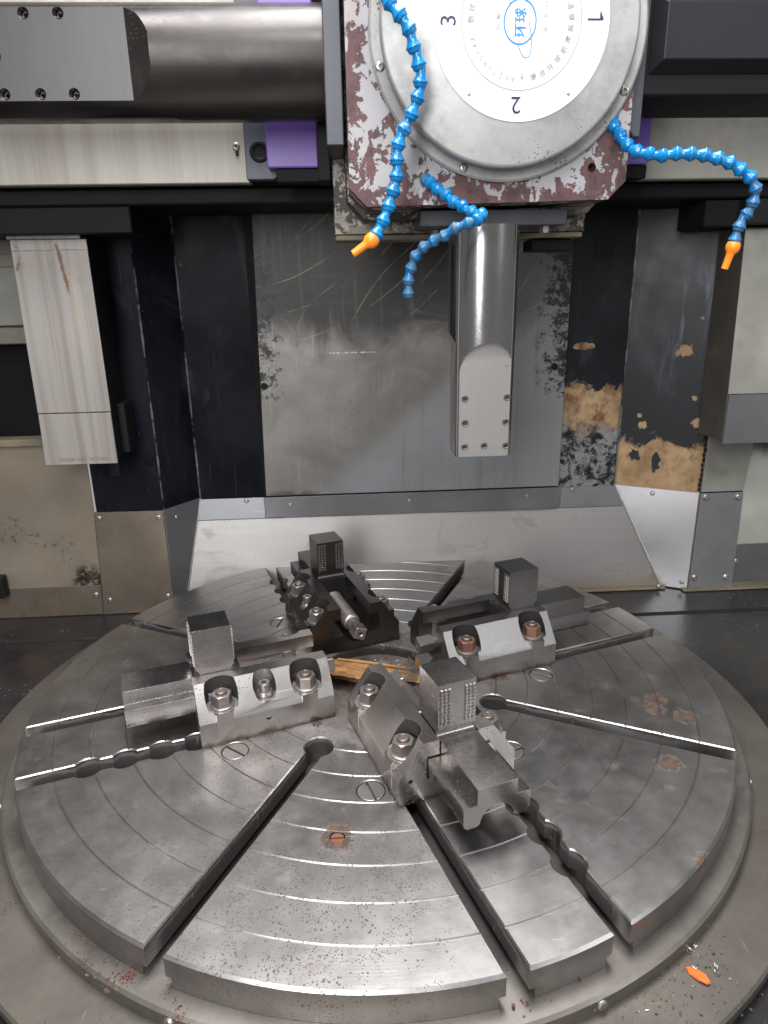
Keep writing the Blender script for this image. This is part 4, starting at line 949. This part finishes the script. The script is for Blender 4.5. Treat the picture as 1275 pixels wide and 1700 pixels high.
loft(bm, rings); bmesh.ops.recalc_face_normals(bm, faces=bm.faces[:]); mk('splinter', bm, 'wood', t, local=True, angle=18)
t.rotation_euler = (R(8), 0, R(-19)); t.location = (-.005, -.005, .010)

def crumbs(name, m, spots, label_kind='stuff'):
    bm = B()
    for (cx_, cy_, cz_, r_, cnt, s0, s1) in spots:
        for _ in range(cnt):
            a = random.uniform(0, 6.28); q = r_ * math.sqrt(random.random()); px, py = cx_ + q * math.cos(a), cy_ + q * math.sin(a); s = random.uniform(s0, s1)
            vv = [bm.verts.new((px + random.uniform(-s, s), py + random.uniform(-s, s), cz_ + random.uniform(.0002, s * .9))) for _ in range(5)]
            for f in ((0, 1, 2), (0, 2, 3), (0, 3, 4), (1, 2, 4), (1, 4, 3)):
                try: bm.faces.new([vv[i] for i in f])
                except ValueError: pass
    o = mk(name, bm, m, None, angle=5); o['kind'] = 'stuff'; return o
def jw(ang, u_, v_): a = R(ang); return (math.cos(a) * u_ - math.sin(a) * v_, math.sin(a) * u_ + math.cos(a) * v_)
b1 = jw(108.2155, .15, -.085); b2 = jw(18.2155, .15, .03); b3 = jw(198.2155, .19, .13)
crumbs('metal_chips', 'chip_dark', [(b1[0], b1[1], 0, .045, 300, .001, .0042), (b2[0], b2[1] - .02, 0, .05, 260, .001, .005), (.07, .105, -.030, .07, 320, .001, .003), (b3[0], b3[1], 0, .012, 60, .001, .004), (.42, -.76, -.09, .11, 150, .0008, .0032), (.1, -.85, -.09, .2, 60, .0008, .002), (.40, -.74, -.09, .05, 60, .001, .003)])
crumbs('bright_chips', 'screw_steel', [(.458, -.690, -.09, .022, 26, .0015, .0055), (.44, -.735, -.09, .06, 30, .0008, .003), (.33, -.83, -.09, .05, 14, .001, .004), (.52, -.67, -.09, .04, 10, .001, .003)])
crumbs('rust_flakes', 'flake_red', [(-.50, -.655, -.06, .03, 22, .0008, .003), (-.455, -.685, -.06, .03, 26, .001, .0035), (-.42, -.71, -.06, .022, 24, .001, .004), (-.40, -.70, -.06, .015, 24, .001, .005), (-.32, -.765, -.06, .012, 10, .001, .005), (-.36, -.82, -.09, .06, 26, .001, .005), (.17, -.79, -.06, .012, 8, .002, .006), (.24, -.80, -.06, .05, 14, .0008, .003)])
bm = B()
for (cx_, cy_, cz_, rad_) in [(.445 + random.uniform(-.05, .06), -.715 + random.uniform(-.05, .05), -.09, 0) for _ in range(14)] + [(.33 + random.uniform(-.05, .05), -.83 + random.uniform(-.02, .02), -.09, 0) for _ in range(6)] + [(b1[0] + random.uniform(-.03, .03), b1[1] + random.uniform(-.02, .02), 0, 0) for _ in range(8)] + [(random.uniform(-.02, .1), random.uniform(.09, .13), -.030, 0) for _ in range(9)]:
    cr_, turns, pitch, wd_ = random.uniform(.0015, .0035), random.uniform(1.2, 3.5), random.uniform(.002, .004), random.uniform(.0006, .0014); dz_ = random.uniform(0, 6.28); prev = None; dx_, dy_ = math.cos(dz_), math.sin(dz_); N_ = int(turns * 9)
    for i in range(N_ + 1):
        a = i / 9 * 2 * math.pi; l_ = pitch * i / 9; c_, s_ = cr_ * math.cos(a), cr_ * (1 + math.sin(a)) + .0004
        pr_ = [bm.verts.new((cx_ + dx_ * (l_ + k * wd_) - dy_ * c_, cy_ + dy_ * (l_ + k * wd_) + dx_ * c_, cz_ + s_)) for k in (0, 1)]
        if prev: bm.faces.new((prev[0], prev[1], pr_[1], pr_[0]))
        prev = pr_
o = mk('swarf_curls', bm, 'screw_steel', None, angle=60); o['kind'] = 'stuff'
bm = B(); pts = [(-.019, 0), (-.014, .007), (-.002, .009), (.010, .0075), (.020, .002), (.017, -.005), (.004, -.008), (-.010, -.0065)]
loft(bm, [[(a, b, .0 + .002 * math.sin(a * 150)) for a, b in pts], [(a * .9, b * .85, .0035 + .003 * math.sin(a * 150)) for a, b in pts]]); bmesh.ops.recalc_face_normals(bm, faces=bm.faces[:])
o = mk('paint_chip', bm, 'chip_orange', None, bevel=.0006); o.location = (.4515, -.741, -.0875); o.rotation_euler = (0, 0, R(-52)); tag(o, 'bright orange flake lying on the lower table ring at bottom right', 'paint chip')
